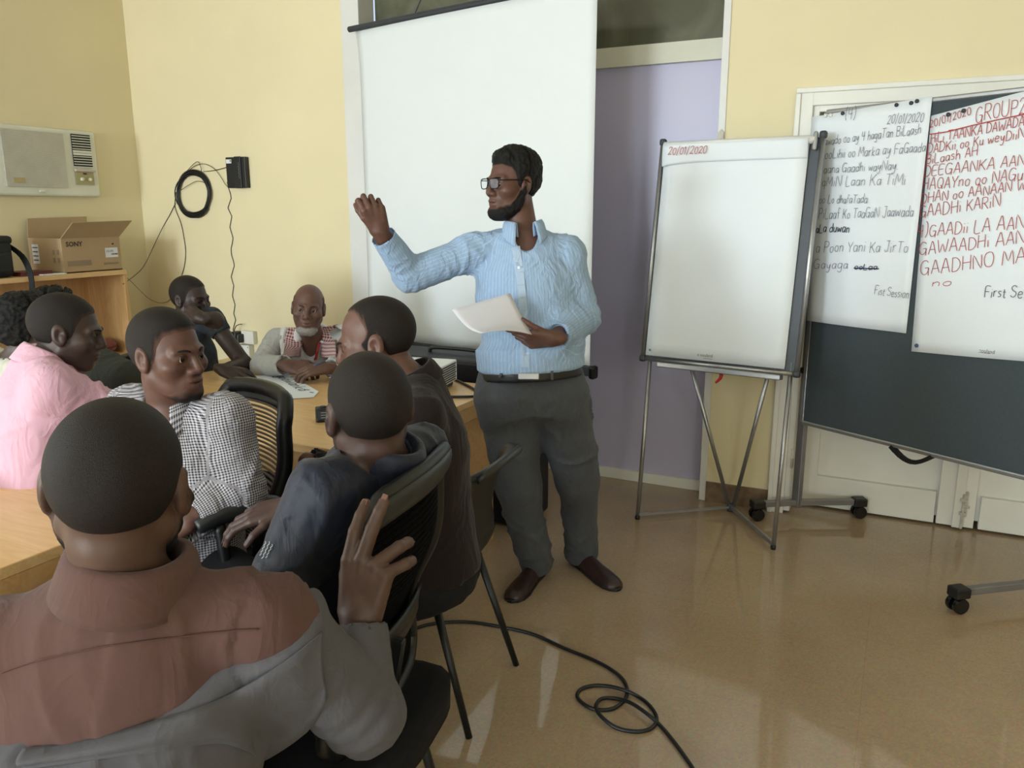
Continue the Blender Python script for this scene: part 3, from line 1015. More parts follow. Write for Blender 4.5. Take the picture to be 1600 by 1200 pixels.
# projector
pa, pb = fl(681, 578, .87), fl(714, 561.5, .87)
py = nrm((pb - pa) * (1, 1, 0))
px_ = np.array((py[1], -py[0], 0))           # to the right
Lp = np.linalg.norm((pb - pa)[:2])
pc = (pa + pb) / 2 - px_ * 0.17
PM = np.stack([px_, py, (0, 0, 1)], 1)
Lp2 = 0.27
pc = pb - py * Lp2 / 2 - px_ * 0.17
pj = empty('projector', (pc[0], pc[1], .75), 'white video projector with a perforated side at the table end', 'projector')
MB().box((pc[0], pc[1], .822), (.34, Lp2, .098), PM).build('projector_case', mat('projector_white', (236, 238, 234), 0.4, var=0.01), pj, bevel=0.006)
MB().box((pc[0], pc[1], .765), (.31, Lp2 - .03, .026), PM).build('base', M_dgrey, pj, bevel=0.003)
h = MB()
for i in range(15):
    for k in range(8):
        q = np.array((pc[0], pc[1], .785 + k * .0105)) + px_ * .171 + py * (-.115 + i * .0155 + (k % 2) * .0078)
        h.box(q, (.003, .0105, .0056), PM)
h.build('vent_holes', mat('vent_dark', (70, 70, 74), 0.7), pj, kind='stuff')
MB().lathe([(.034, 0), (.036, .02), (.03, .022), (.026, .012)], np.array((pc[0], pc[1], .82)) - px_ * .05 - py * (Lp2 / 2), -py, 18).build('lens', M_blackg, pj, smooth=True)
cb = MB().tube(spline([fl(690, 597, .757), fl(705, 593, .757), fl(712, 593.5, .757), fl(730, 602, .757), fl(742, 609, .757), fl(747, 614, .757), fl(741, 619, .757), fl(720, 620, .757), fl(700, 620, .757)], 6), 0.006, 8).build('projector_cable', M_black, smooth=True)
tag(cb, 'black cable looped on the table beside the projector', 'cable')
# little black device
dv = fl(503, 661, .75)
dd = empty('pocket_recorder', tuple(dv), 'small black box shaped gadget with a keypad on the meeting table', 'gadget')
DM = np.stack([nrm(R * .97 + F * .25), nrm(F * .97 - R * .25), Z], 1)
MB().box(dv + np.array((0, 0, .028)) + F * .03, (.06, .05, .056), DM).build('casing', M_black, dd, bevel=0.006)
MB().box(dv + np.array((0, 0, .03)) + F * .03 - DM[:, 1] * .0255, (.042, .002, .036), DM).build('keypad', M_dgrey, dd, bevel=0.001)
MB().lathe([(.012, 0), (.012, .004), (.008, .005)], dv + np.array((0, 0, .056)) + F * .03, (0, 0, 1), 14).build('dial', M_dgrey, dd, smooth=True)
for i in range(3):
    MB().box(dv + np.array((0, 0, .02 + .01 * i)) + F * .03 - DM[:, 1] * .0268, (.02, .001, .002), DM).build('button_mark', mat('indicator_mark', (170, 176, 170)), dd)
# big sheet with writing, lying on the table
q = [fl(x, y, .7525) for x, y in ((378, 590), (447, 583), (498, 612), (490, 621), (400, 626), (372, 610))]
sh = empty('flipchart_sheet', tuple(q[0]), 'large white flipchart sheet with marker writing lying on the meeting table', 'paper')
MB().add([tuple(p) for p in q] + [tuple(p + Z * .001) for p in q], [(0, 5, 4, 3, 2, 1), (6, 7, 8, 9, 10, 11)] + [(i, (i + 1) % 6, 6 + (i + 1) % 6, 6 + i) for i in range(6)]).build('sheet', M_paper, sh)
hb = MB()
e1 = nrm(q[2] - q[1])
e2 = np.cross(Z, e1)
M_mark = mat('black_marker_ink', (40, 40, 58), 0.7)
o1 = fl(430, 588, .7545)
handwriting(hb, 'goowanka', o1, e1, e2, Z, .05, .005, rng=random.Random(2), fit=np.linalg.norm(fl(476, 612, .75) - o1))
for x, y in ((456, 589), (460, 593), (481, 609), (487, 613)):
    hb.box(fl(x, y, .7542), (.02, .008, .0006))
hb.build('marker_writing', M_mark, sh)
M_blue = mat('booklet_blue', (44, 58, 98), 0.45, var=0.3, scale=30)
for i, (pts, lab) in enumerate((([(396, 581), (452, 577), (500, 578), (489, 584)], 'blue covered booklet under the hands of the old man'), ([(377, 580), (400, 573), (430, 576), (424, 582)], 'blue and white booklet left of the booklet under the old hands'))):
    q = [fl(x, y, .753 + .004 * (1 - i)) for x, y in pts]
    bk = empty('booklet', tuple(q[0]), lab, 'booklet', 'booklets on the table')
    MB().add([tuple(p - Z * .005) for p in q] + [tuple(p) for p in q], [(3, 2, 1, 0), (4, 5, 6, 7)] + [(k, (k + 1) % 4, 4 + (k + 1) % 4, 4 + k) for k in range(4)]).build('pages', M_paper, bk)
    MB().add([tuple(p + Z * .0004) for p in q] + [tuple(p + Z * .0016) for p in q], [(3, 2, 1, 0), (4, 5, 6, 7)] + [(k, (k + 1) % 4, 4 + (k + 1) % 4, 4 + k) for k in range(4)]).build('cover', M_blue, bk)

# ================================================================== PROJECTION SCREEN
sL, sR = np.array((-3.055, 4.125, 0)), np.array((-1.395, 3.785, 0))
zb0, zt0 = .775, 2.60
se = nrm(sR - sL)
sn = np.array((se[1], -se[0], 0))            # towards the room
sc = empty('projection_screen', tuple((sL + sR) / 2 + Z * zb0), 'tall white roll-down projection screen hung in front of the doorway', 'projection screen')
W = np.linalg.norm(sR - sL)


def scr(u, v):
    inset = 0.03 * (1 - math.exp(-((1 - v) * 14))) * (1 - u) ** 6
    p = sL + (sR - sL) * (0.006 + 0.988 * u) + se * inset * 1.0
    z = zb0 + (zt0 - zb0) * v
    wob = 0.006 * math.sin(u * 3.1) * math.sin(v * 2.4) - .012 * (1 - u) ** 8
    return p + Z * z + sn * wob


MB().grid(scr, 30, 30).build('screen_cloth', mat('matt_white_screen', (228, 233, 235), 0.7, var=0.006), sc, smooth=True, solid=0.002)
MB().tube([sL + Z * zt0 - se * .03, sL + Z * zt0, sR + Z * zt0, sR + Z * zt0 + se * .03], .017, 12).build('top_bar', M_dgrey, sc, smooth=False)
MB().bar(sL + Z * (zb0 - .025) - se * .01, sR + Z * (zb0 - .025) - se * .0, .03, .055).build('bottom_bar', M_dgrey, sc, bevel=0.008)
MB().bar(sR + Z * (zb0 - .03) - se * .005, sR + Z * (zb0 - .03) + se * .03, .055, .07).build('end_cap', M_blackg, sc, bevel=0.014)
MB().bar(sL + Z * (zb0 - .03) - se * .03, sL + Z * (zb0 - .03) + se * .005, .055, .07).build('end_cap', M_blackg, sc, bevel=0.014)
m1 = sL * .70 + sR * .30 + Z * (zt0 + .016)
m2 = sL * .12 + sR * .88 + Z * (zt0 + .016)
MB().tube([m1, m1 + se * .5 + Z * (ZC - zt0 - .016)], .004, 6).tube([m2, m2 - se * .5 + Z * (ZC - zt0 - .016)], .004, 6).build('hanging_cord', M_black, sc)
# black thing behind the screen edge on the wall jamb
bs = MB().box((-3.045, YP - .035, 2.30), (.03, .03, .40)).build('door_closer_rail', M_dgrey, bevel=0.004)
tag(bs, 'narrow dark rail on the door jamb behind the left edge of the screen', 'rail')
# dark bag or case standing behind the table under the screen
dk = empty('equipment_case', (-2.0, 3.55, 0), 'black equipment case standing behind the meeting table under the screen', 'case')
MB().box((-2.05, 3.53, .42), (.95, .3, .82)).build('case_body', mat('dark_navy_case', (18, 19, 30), 0.6), dk, bevel=0.02)
MB().tube(spline([(-2.2, 3.53, .832), (-2.17, 3.53, .855), (-1.93, 3.53, .855), (-1.9, 3.53, .832)], 4), .01, 8).build('handle', M_black, dk, smooth=True)
MB().box((-2.05, 3.376, .42), (.9, .012, .01)).build('seam', M_black, dk)

# ================================================================== FLIPCHART EASEL
fL, fR, fB = fl(996, 811), fl(1208, 858), fl(1142, 799)
fu = nrm(fR - fL)
fb = np.array((-fu[1], fu[0], 0))             # away from the reader
tl = math.radians(8.5)
fw = Z * math.cos(tl) + fb * math.sin(tl)
fn = np.cross(fu, fw)                         # towards the reader
if np.dot(fn, F) > 0:
    fn = -fn
P4 = {k: onplane(x, y, fL, fn) for k, (x, y) in dict(bl=(1003, 562), br=(1246, 582), tl=(1036, 224), tr=(1285, 208)).items()}


def fco(p):
    d = np.asarray(p) - fL
    return float(np.dot(d, fu)), float(np.dot(d, fw))


cc = {k: fco(v) for k, v in P4.items()}
ua, ub = (cc['bl'][0] + cc['tl'][0]) / 2, (cc['br'][0] + cc['tr'][0]) / 2
va, vb = (cc['bl'][1] + cc['br'][1]) / 2, (cc['tl'][1] + cc['tr'][1]) / 2
print('FLIP', cc, ua, ub, va, vb)


def fp(u, v, n=0.0):
    return fL + fu * u + fw * v + fn * n


FM = np.stack([fu, fw, fn], 1)
ez = empty('flipchart_easel', tuple((fL + fR) / 2), 'grey metal flipchart easel with blank white pad and tripod legs', 'easel')
MB().box(fp((ua + ub) / 2, (va + vb) / 2, -.012), (ub - ua - .02, vb - va - .02, .012), FM).build('board_panel', mat('board_slate_grey', (70, 76, 84), 0.5), ez)
for u in (ua, ub):
    MB().tube([fp(u, va, -.006), fp(u, vb, -.006)], .012, 10).build('side_rail', M_alu, ez, smooth=True)
MB().tube([fp(ua, va, -.006), fp(ub, va, -.006)], .012, 10).build('bottom_rail', M_alu, ez, smooth=True)
for u, v in ((ua, va), (ub, va), (ua, vb), (ub, vb)):
    MB().box(fp(u, v, -.006), (.034, .034, .032), FM).build('corner_cap', M_dgrey, ez, bevel=0.01)
cl = MB().tube([fp(ua + .015, vb - .022, .008), fp(ub - .03, vb - .022, .008)], .02, 12)
cl.build('clamp_bar', mat('pad_white_fold', (232, 233, 233), 0.6, var=0.01), ez, smooth=True)
MB().box(fp(ub - .028, vb - .03, .012), (.02, .085, .03), FM).build('clamp_end', M_alu, ez, bevel=0.009)
tray = MB().box(fp((ua + ub) / 2 + .02, va - .022, .02), (ub - ua - .16, .024, .06), FM)
tray.build('pen_tray', M_alu, ez, bevel=0.004)
# legs: front pair runs on down from the frame, rear pair meets behind
for u, foot in ((ua + .035, fL), (ub - .03, fR)):
    MB().tube([fp(u, va + .05, -.016), foot + Z * .004], .0105, 10).build('front_leg', M_alu, ez, smooth=True)
    MB().lathe([(.012, 0), (.013, .012), (.011, .02)], foot, n=10).build('rubber_foot', M_black, ez)
for px_l, dx in ((1080, -.012), (1204, .012)):
    top = onplane(px_l, 572, fL - fn * .03, fn)
    MB().tube([top, fB + fu * dx + Z * .03], .0105, 10).build('rear_leg', M_alu, ez, smooth=True)
MB().box(fB + Z * .022, (.04, .03, .044)).build('leg_joint', M_dgrey, ez, bevel=0.006)
MB().bar(fL + Z * .025, fB + Z * .025, .012, .012).build('spreader_bar', M_alu, ez)
MB().bar(fR + Z * .025, fB + Z * .025, .012, .02).build('spreader_bar', M_alu, ez)
# the pad
pd = empty('flipchart_pad', tuple(fp((ua + ub) / 2, va)), 'blank white flipchart pad clamped on the easel', 'pad')
b = MB()


def padsheet(dn):
    def fn_(u, v):
        uu = ua + .018 + (ub - ua - .072) * u
        vv = va + .018 + (vb - va - .045) * v
        return fp(uu, vv, dn + .003 * math.sin(3 * u) * (1 - v) + .004 * math.exp(-((v - .82) / .1) ** 2) * u ** 3)
    return fn_


MB().grid(padsheet(.006), 12, 16).build('top_sheet', M_paper, pd, smooth=True, solid=0.0006)
MB().box(fp((ua + ub) / 2 - .018, (va + vb) / 2 - .0, .001), (ub - ua - .074, vb - va - .05, .006), FM).build('pad_block', M_paper, pd)
MB().grid(lambda u, v: fp(ua + .016 + (ub - ua - .07) * u, vb - .105 + .085 * v - .02 * (1 - v) * math.exp(-u * 9), .012 + .02 * math.sin(min(v, 1) * math.pi * .5) + .008 * math.exp(-u * 8) * (1 - v)), 14, 8).build('folded_sheet', M_paper, pd, smooth=True, solid=0.001)
M_red = mat('red_marker_ink', (172, 56, 52), 0.7)
M_gryink = mat('grey_pencil_ink', (96, 92, 92), 0.7)
hb = MB()
handwriting(hb, '20/01/2020', fp(ua + .05, vb - .072, .041), fu, fw, fn, .034, .003, rng=random.Random(5), fit=.2, tilt=.0)
hb.build('handwritten_date', M_red, pd)
print_text('printed_logo', 'n nouland', fp(ua + .29, va + .038, .0095), fu, fw, fn, .022, M_gryink, pd, wdt=.075)
MB().box(fp(ua + .345, va + .03, .0102), (.045, .0016, .0006), FM).build('printed_line', M_gryink, pd)
MB().lathe([(.006, 0), (.006, .0008)], fp(ua + .04, va + .045, .0095), fn, 14).build('printed_emblem', mat('teal_print', (110, 140, 150), 0.6), pd)
rp = spline([onplane(x, y, fL - fn * .01, fn) for x, y in ((1122, 577), (1127, 583), (1126, 590), (1123, 594), (1118, 598))], 4)
n = len(rp)
rt_ = empty('red_tag', tuple(rp[0]), 'curved red plastic hook hanging under the flipchart board', 'hook')
MB().tube(rp[:int(n * .4)], .0095, 8).build('hook_root', M_black, rt_, smooth=True)
MB().tube(rp[int(n * .35):], [.0095 - .006 * i / n for i in range(n - int(n * .35))], 8).build('hook_tip', mat('red_plastic', (196, 30, 36), 0.4), rt_, smooth=True)

# ================================================================== MOBILE PIN BOARD
mO = np.array((-.388, 4.11, 0))
mu = nrm(np.array((.867, -.498, 0)))
mn = np.array((mu[1], -mu[0], 0))
if np.dot(mn, F) > 0:
    mn = -mn
MM = np.stack([mu, Z, mn], 1)
BW, BZ0, BZ1 = 1.09, .522, 1.995


def mp_(u, z, n=0.0):
    return mO + mu * u + Z * z + mn * n


mbd = empty('mobile_board', tuple(mO), 'wheeled dark grey pin board with aluminium frame standing before the white door', 'board')
MB().box(mp_(BW / 2, (BZ0 + BZ1) / 2), (BW - .02, BZ1 - BZ0 - .02, .022), MM).build('board_panel', mat('slate_felt', (72, 80, 85), 0.95, var=0.05, scale=90, bump=0.3, bscale=400, spec=0.2), mbd)
for z in (BZ0, BZ1):
    MB().box(mp_(BW / 2, z), (BW, .022, .03), MM).build('frame_rail', M_alu, mbd, bevel=0.006)
for u in (0, BW):
    MB().box(mp_(u, (BZ0 + BZ1) / 2), (.02, BZ1 - BZ0, .028), MM).build('frame_stile', M_alu, mbd, bevel=0.004)
for u in (-.022, BW + .012):
    MB().box(mp_(u, (.07 + 1.3) / 2, -.03), (.042, 1.25, .032), MM).build('post', mat('grey_steel', (140, 138, 142), 0.4, metal=0.6), mbd, bevel=0.004)
    MB().box(mp_(u, .78, -.006), (.03, .03, .03), MM).build('clamp_knob', M_black, mbd, bevel=0.006)
hd = [mp_(.47 + .19 * t, BZ0 - .008 - .05 * math.sin(math.pi * t), .004) for t in np.linspace(0, 1, 9)]
hm = MB()
for i in range(8):
    hm.bar(hd[i], hd[i + 1], .018, .014 + .012 * abs(i - 3.5) / 3.5, up=mn)
hm.build('carry_handle', M_black, mbd, label='black curved handle')
foot_l = [fl(1185, 812), fl(1337, 808)]
foot_r = [fl(1498, 955), fl(1498, 955) + np.array((.46, .36, 0))]
for (a, b2), mid in ((foot_l, mp_(-.022, .08, -.03)), (foot_r, None)):
    a, b2 = a + Z * .085, b2 + Z * .085
    mid = (a + b2) / 2 if mid is None else mid
    mid = np.array((mid[0], mid[1], .085))
    fm = MB()
    fm.bar(a, mid, .03, .03).bar(mid, b2, .03, .03)
    fm.build('foot_bar', mat('grey_steel', (140, 138, 142)), mbd, bevel=0.003)
    for q in (a, b2):
        d = nrm(q - mid)
        cs = MB().box(q + d * .01 + Z * .0, (.065, .06, .042), np.stack([d, np.cross(Z, d), Z], 1))
        cs.build('caster_block', M_black, mbd, bevel=0.006)
        wdir = np.cross(Z, d)
        for sg in (-1, 1):
            MB().lathe([(.012, -.01), (.031, -.01), (.033, -.004), (.033, .004), (.031, .01), (.012, .01)], q * (1, 1, 0) + d * .012 + Z * .033 + wdir * .019 * sg, wdir, 18).build('caster_wheel', M_blackg, mbd, smooth=False)

# ---- the two written sheets pinned to it
dsh = .0135


def board_px(x, y, off=dsh):
    return onplane(x, y, mO + mn * off, mn)


def sheet(name, label, corners, notches, group='written sheets on the pin board'):
    """corners TL TR BR BL"""
    c = corners
    s_ = empty(name, tuple((c[0] + c[2]) / 2), label, 'paper sheet', group)

    def fn_(u, v):
        top, bot = c[0] + (c[1] - c[0]) * u, c[3] + (c[2] - c[3]) * u
        p = bot + (top - bot) * v
        ed = min(u, 1 - u, 1 - v)
        return p + mn * (.004 * math.sin(5 * u + 2 * v) * (1 - v) + .006 * (1 - v) ** 3 * math.sin(3 * u) ** 2)
    MB().grid(fn_, 14, 18).build('sheet', M_paper, s_, smooth=True, solid=0.0006)
    return s_


c1 = [board_px(*p, .02) for p in ((1268, 183), (1457, 150), (1415, 521), (1261, 501))]
s1 = sheet('paper_sheet', 'left written sheet in blue ink on the pin board, marked 4', c1, 0)
c2 = [board_px(*p) for p in ((1455, 181), (1640, 132), (1640, 568), (1424, 549))]
s2 = sheet('paper_sheet', 'right written sheet in red ink on the pin board, headed group 2', c2, 0)


def pxline(mbx, text, pa_, pb_, hpx, width, seed, off, slant=.12):
    a, b2 = board_px(*pa_, off), board_px(*pb_, off)
    exl = nrm(b2 - a)
    mid = ((pa_[0] + pb_[0]) / 2, (pa_[1] + pb_[1]) / 2)
    up = board_px(mid[0], mid[1] - hpx, off)
    hh = np.linalg.norm(up - board_px(*mid, off))
    eyl = nrm(np.cross(mn, exl))
    if eyl[2] < 0:
        eyl = -eyl
    handwriting(mbx, text, a, exl, eyl, mn, hh, width, slant, .35, random.Random(seed), fit=np.linalg.norm(b2 - a))


M_bluei = mat('blue_black_ink', (66, 66, 92), 0.7)
M_dink = mat('dark_blue_ink', (34, 34, 70), 0.7)
L1 = [('(4)', (1320, 187), (1338, 185), 16), ('20/01/2020', (1386, 194), (1444, 190), 13), ('awado oo ay 4 hagaTan BiLaash', (1288, 227), (1440, 209), 14),
      ('ooLihii oo Marka ay FaGaada', (1289, 248), (1447, 237), 15), ('aana Gaadhi wayNay.', (1287, 271), (1405, 265), 14),
      ('qMiN Laan Ka TiMi', (1284, 292), (1416, 288), 16), ('oo Lo dhafaTada', (1280, 318), (1356, 317), 13), ('PiLaaf Ko TaaGaN Jaawada', (1279, 342), (1428, 338), 16),
      ('a Poon Yani Ka JirTo', (1275, 394), (1420, 394), 17), ('Gayaga', (1271, 420), (1326, 420), 14), ('Fist Session', (1366, 460), (1421, 466), 13)]
for i, (t, a, b2, hp) in enumerate(L1):
    hb = MB()
    pxline(hb, t, a, b2, hp, .0019, 10 + i, .0275)
    hb.build('handwritten_line', M_bluei, s1)
hb = MB()
pxline(hb, 'aLa duwan', (1275, 363), (1328, 363), 13, .0034, 31, .0275)
hb.build('handwritten_line', M_dink, s1)
hb = MB()
pxline(hb, 'ooLaa', (1335, 421), (1372, 421), 9, .0034, 33, .0275)
hb.bar(board_px(1334, 419, .028), board_px(1373, 420, .028), .0006, .005, up=Z)
hb.build('crossed_out_word', M_dink, s1)
print_text('printed_logo', 'n nouland', board_px(1318, 501, .026), mu, Z, mn, .022, M_gryink, s1, wdt=.072)
MB().box(board_px(1333, 504, .027), (.04, .0016, .0006), MM).build('printed_line', M_gryink, s1)
L2 = [('20/01/2020', (1453, 200), (1519, 178), 13), ('GROUP2', (1524, 192), (1604, 176), 27), ('HiLi TAANKA DAWADA', (1454, 224), (1602, 197), 17), ('DADKii oo Ku weyDiiN', (1449, 240), (1603, 215), 17),
      ('BiLaash AH', (1447, 257), (1529, 243), 17), ('DEEGAANKA AAN', (1443, 276), (1604, 258), 19), ('HAQAYno oo NAGu', (1441, 297), (1600, 281), 20),
      ('DHAN oo AANAAN W', (1439, 318), (1606, 296), 18), ('GAADHi KARiN', (1437, 340), (1566, 322), 21), ('4)GAADii LA AAN', (1433, 371), (1604, 357), 22), ('GAWAADHi AAN', (1436, 398), (1604, 380), 22),
      ('GAADHNO MA', (1438, 430), (1606, 410), 25), ('no', (1456, 448), (1491, 446), 13)]
for i, (t, a, b2, hp) in enumerate(L2):
    hb = MB()
    pxline(hb, t, a, b2, hp * .88, .0026, 50 + i, .0205)
    hb.build('handwritten_line', M_red, s2)
hb = MB()
ul = [board_px(x, y, .0215) for x, y in ((1453, 210), (1480, 206), (1520, 196), (1560, 187), (1604, 178))]
for i in range(4):
    hb.bar(ul[i] + mn * .004, ul[i + 1] + mn * .004, .004, .0008, up=mn)
hb.build('underline', M_red, s2)
hb = MB()
pxline(hb, 'First Session', (1538, 464), (1640, 466), 17, .0026, 80, .0205)
hb.build('handwritten_line', mat('charcoal_ink', (70, 68, 70), 0.7), s2)
print_text('printed_logo', 'n nouland', board_px(1523, 549, .02), mu, Z, mn, .022, M_gryink, s2, wdt=.075)
MB().box(board_px(1538, 551.5, .021), (.045, .0016, .0006), MM).build('printed_line', M_gryink, s2)
MB().lathe([(.009, 0), (.009, .0008)], board_px(1432, 540, .02), mn, 14).build('printed_emblem', mat('blue_print', (70, 92, 130), 0.6), s2)
i = 0
for x, y, off, c, lab in ((1317, 177, .024, 0, 'left of the circled number'), (1401, 164, .024, 0, 'above the date, leftmost of three'), (1424, 161, .024, 0, 'above the date, middle of three'), (1433, 158, .024, 0, 'above the date at the corner of the left sheet'),
                          (1482, 179, .018, 1, 'at the torn left corner of the red sheet'), (1506, 173, .018, 1, 'near the heading of the red sheet'),
                          (1298, 180, .024, 2, 'white headed, right of its twin'), (1290, 181, .024, 2, 'white headed, left of its twin')):
    q = board_px(x, y, off)
    t = empty('push_pin', tuple(q), ('white' if c == 2 else 'dark') + ' pin on the board ' + lab, 'pin', 'pins on the pin board')
    MB().lathe([(.0075, -.004), (.0085, .004), (.006, .008)], q, mn, 12).build('pin_head', M_white if c == 2 else M_dgrey, t, smooth=True)
    MB().tube([q - mn * .003, q - mn * .012], .001, 5).build('pin_shaft', M_alu, t)

# torn tape on the right jamb
tp = MB().add([(-.905, YB - .012, 1.93), (-.885, YB - .012, 1.95), (-.872, YB - .02, 1.93), (-.868, YB - .02, 1.75), (-.872, YB - .015, 1.55), (-.9, YB - .012, 1.56), (-.9, YB - .012, 1.70), (-.93, YB - .016, 1.72), (-.925, YB - .014, 1.735), (-.9, YB - .012, 1.76)],
              [(0, 1, 2, 3, 9), (9, 3, 6), (3, 4, 5, 6), (9, 6, 7, 8)]).build('torn_tape', mat('old_masking_tape', (206, 200, 188), 0.7), solid=0.001)
tag(tp, 'torn strip of old paper tape peeling from the door jamb above the easel', 'tape')

# ================================================================== CABLE ON THE FLOOR
pts = [(640, 985), (668, 976), (700, 972), (735, 972), (770, 977), (830, 990), (880, 1012), (920, 1028), (950, 1043), (972, 1060), (980, 1078), (975, 1095), (955, 1108), (925, 1107), (903, 1091), (908, 1077), (935, 1071),
       (972, 1077), (1003, 1092), (1021, 1110), (1026, 1126), (1016, 1139), (992, 1143), (963, 1137), (940, 1120), (931, 1104), (940, 1092), (960, 1091), (985, 1098), (1012, 1116), (1032, 1134), (1056, 1163), (1082, 1200), (1110, 1245)]
hz = {17: .017, 24: .017, 25: .017, 26: .012, 28: .017, 29: .019}
P = [fl(x, y, .0068 + hz.get(i, 0) * .6) for i, (x, y) in enumerate(pts)]
fc = MB().tube(spline(P, 6), .0062, 8).build('floor_cable', M_black, smooth=True)
tag(fc, 'black cable curling in loops on the polished floor', 'cable')

# ================================================================== BODIES: smooth distance fields turned into one surface
f32 = np.float32


def smin(a, b, k):
    h = np.maximum(k - np.abs(a - b), 0) / k
    return np.minimum(a, b) - h * h * k * 0.25


def smax(a, b, k):
    return -smin(-a, -b, k)


def dcap(P, a, b, ra, rb):
    a, b = np.asarray(a, f32), np.asarray(b, f32)
    ba = b - a
    pa = P - a
    h = np.clip(pa @ ba / max(float(ba @ ba), 1e-9), 0, 1)
    return np.sqrt(((pa - h[:, None] * ba) ** 2).sum(1)) - (ra + (rb - ra) * h)


def dell(P, c, r, M=None):
    q = P - np.asarray(c, f32)
    if M is not None:
        q = q @ np.asarray(M, f32)
    r = np.asarray(r, f32)
    k0 = np.sqrt(((q / r) ** 2).sum(1))
    k1 = np.sqrt(((q / (r * r)) ** 2).sum(1)) + 1e-6
    return k0 * (k0 - 1) / k1


def vnoise(P, s, seed=0):
    """smooth value noise in -1..1"""
    Q = np.asarray(P, np.float64) * s + seed * 17.31
    I = np.floor(Q).astype(np.int64)
    Fr = Q - I
    Fr = Fr * Fr * (3 - 2 * Fr)
    out = 0
    for dx in (0, 1):
        for dy in (0, 1):
            for dz in (0, 1):
                h = (I[:, 0] + dx) * 374761393 + (I[:, 1] + dy) * 668265263 + (I[:, 2] + dz) * 2147483647 + seed * 9176
                h = (h ^ (h >> 13)) * 1274126177
                h = ((h ^ (h >> 16)) & 0xFFFF) / 32767.5 - 1
                w = (Fr[:, 0] if dx else 1 - Fr[:, 0]) * (Fr[:, 1] if dy else 1 - Fr[:, 1]) * (Fr[:, 2] if dz else 1 - Fr[:, 2])
                out = out + h * w
    return out


def surface(fn, lo, hi, h, keep=None):
    """surface nets over the blocks that the surface passes; returns vertices, quads"""
    B = 8
    lo = np.asarray(lo, float) - 2 * h
    n = np.ceil((np.asarray(hi, float) + 2 * h - lo) / (h * B)).astype(int) + 1
    bi = np.stack(np.meshgrid(*[np.arange(k) for k in n], indexing='ij'), -1).reshape(-1, 3)
    cen = (lo + (bi + 0.5) * B * h).astype(f32)
    if keep is not None:
        mk = keep(cen, B * h)
        bi, cen = bi[mk], cen[mk]
    d = fn(cen)
    bi = bi[np.abs(d) < B * h * 1.25 + 0.012]
    if len(bi) == 0:
        return np.zeros((0, 3)), np.zeros((0, 4), int)
    g = np.stack(np.meshgrid(*[np.arange(B + 1)] * 3, indexing='ij'), -1).reshape(-1, 3)
    gi = (bi[:, None, :] * B + g[None]).reshape(-1, 3)
    D = np.concatenate([fn((lo + gi[i:i + 400000] * h).astype(f32)) for i in range(0, len(gi), 400000)]).reshape(len(bi), B + 1, B + 1, B + 1)
    N = n * B + 2
    S = D < 0
    c8 = [S[:, i:i + B, j:j + B, k:k + B] for i in (0, 1) for j in (0, 1) for k in (0, 1)]
    al, an = c8[0].copy(), c8[0].copy()
    for c in c8[1:]:
        al &= c
        an |= c
    bb, ii, jj, kk = np.nonzero(an & ~al)
    cell = bi[bb] * B + np.stack([ii, jj, kk], 1)
    vals = np.stack([D[bb, ii + i, jj + j, kk + k] for i in (0, 1) for j in (0, 1) for k in (0, 1)], 1).astype(float)
    cor = np.array([(i, j, k) for i in (0, 1) for j in (0, 1) for k in (0, 1)], float)
    acc, cnt = np.zeros((len(cell), 3)), np.zeros(len(cell))
    for a in range(8):
        for b in range(a + 1, 8):
            if np.abs(cor[a] - cor[b]).sum() == 1:
                m = (vals[:, a] < 0) != (vals[:, b] < 0)
                t = vals[m, a] / (vals[m, a] - vals[m, b])
                acc[m] += cor[a] + (cor[b] - cor[a]) * t[:, None]
                cnt[m] += 1
    V = lo + (cell + acc / cnt[:, None]) * h
    if keep is not None:
        mk = keep(V, 0.0)
        V, cell = V[mk], cell[mk]
    key = (cell[:, 0] * N[1] + cell[:, 1]) * N[2] + cell[:, 2]
    order = np.argsort(key)
    ks = key[order]

    def vid(c):
        q = (c[:, 0] * N[1] + c[:, 1]) * N[2] + c[:, 2]
        p = np.clip(np.searchsorted(ks, q), 0, len(ks) - 1)
        return np.where(ks[p] == q, order[p], -1)
    quads = []
    for ax in range(3):
        sl0 = [slice(0, B)] * 3
        sl1 = [slice(0, B)] * 3
        sl1[ax] = slice(1, B + 1)
        s0, s1 = S[(slice(None), *sl0)], S[(slice(None), *sl1)]
        for inside_first in (True, False):
            m = (s0 & ~s1) if inside_first else (~s0 & s1)
            bb, ii, jj, kk = np.nonzero(m)
            c = bi[bb] * B + np.stack([ii, jj, kk], 1)
            u, v = np.zeros(3, int), np.zeros(3, int)
            u[(ax + 1) % 3], v[(ax + 2) % 3] = 1, 1
            q = np.stack([vid(c - u - v), vid(c - v), vid(c), vid(c - u)], 1)
            if not inside_first:
                q = q[:, ::-1]
            quads.append(q[(q >= 0).all(1)])
    return V, np.concatenate(quads)


def vnormals(V, Q):
    a = np.cross(V[Q[:, 2]] - V[Q[:, 0]], V[Q[:, 3]] - V[Q[:, 1]])
    N = np.zeros_like(V)
    for k in range(4):
        np.add.at(N, Q[:, k], a)
    return N / (np.linalg.norm(N, axis=1, keepdims=True) + 1e-12)


def relax(V, Q, it=1, w=0.5):
    for _ in range(it):
        S = np.zeros_like(V)
        c = np.zeros(len(V))
        for k in range(4):
            np.add.at(S, Q[:, k], V[Q[:, (k + 1) % 4]] + V[Q[:, k - 1]])
            np.add.at(c, Q[:, k], 2)
        V = V + w * (S / np.maximum(c, 1)[:, None] - V)
    return V


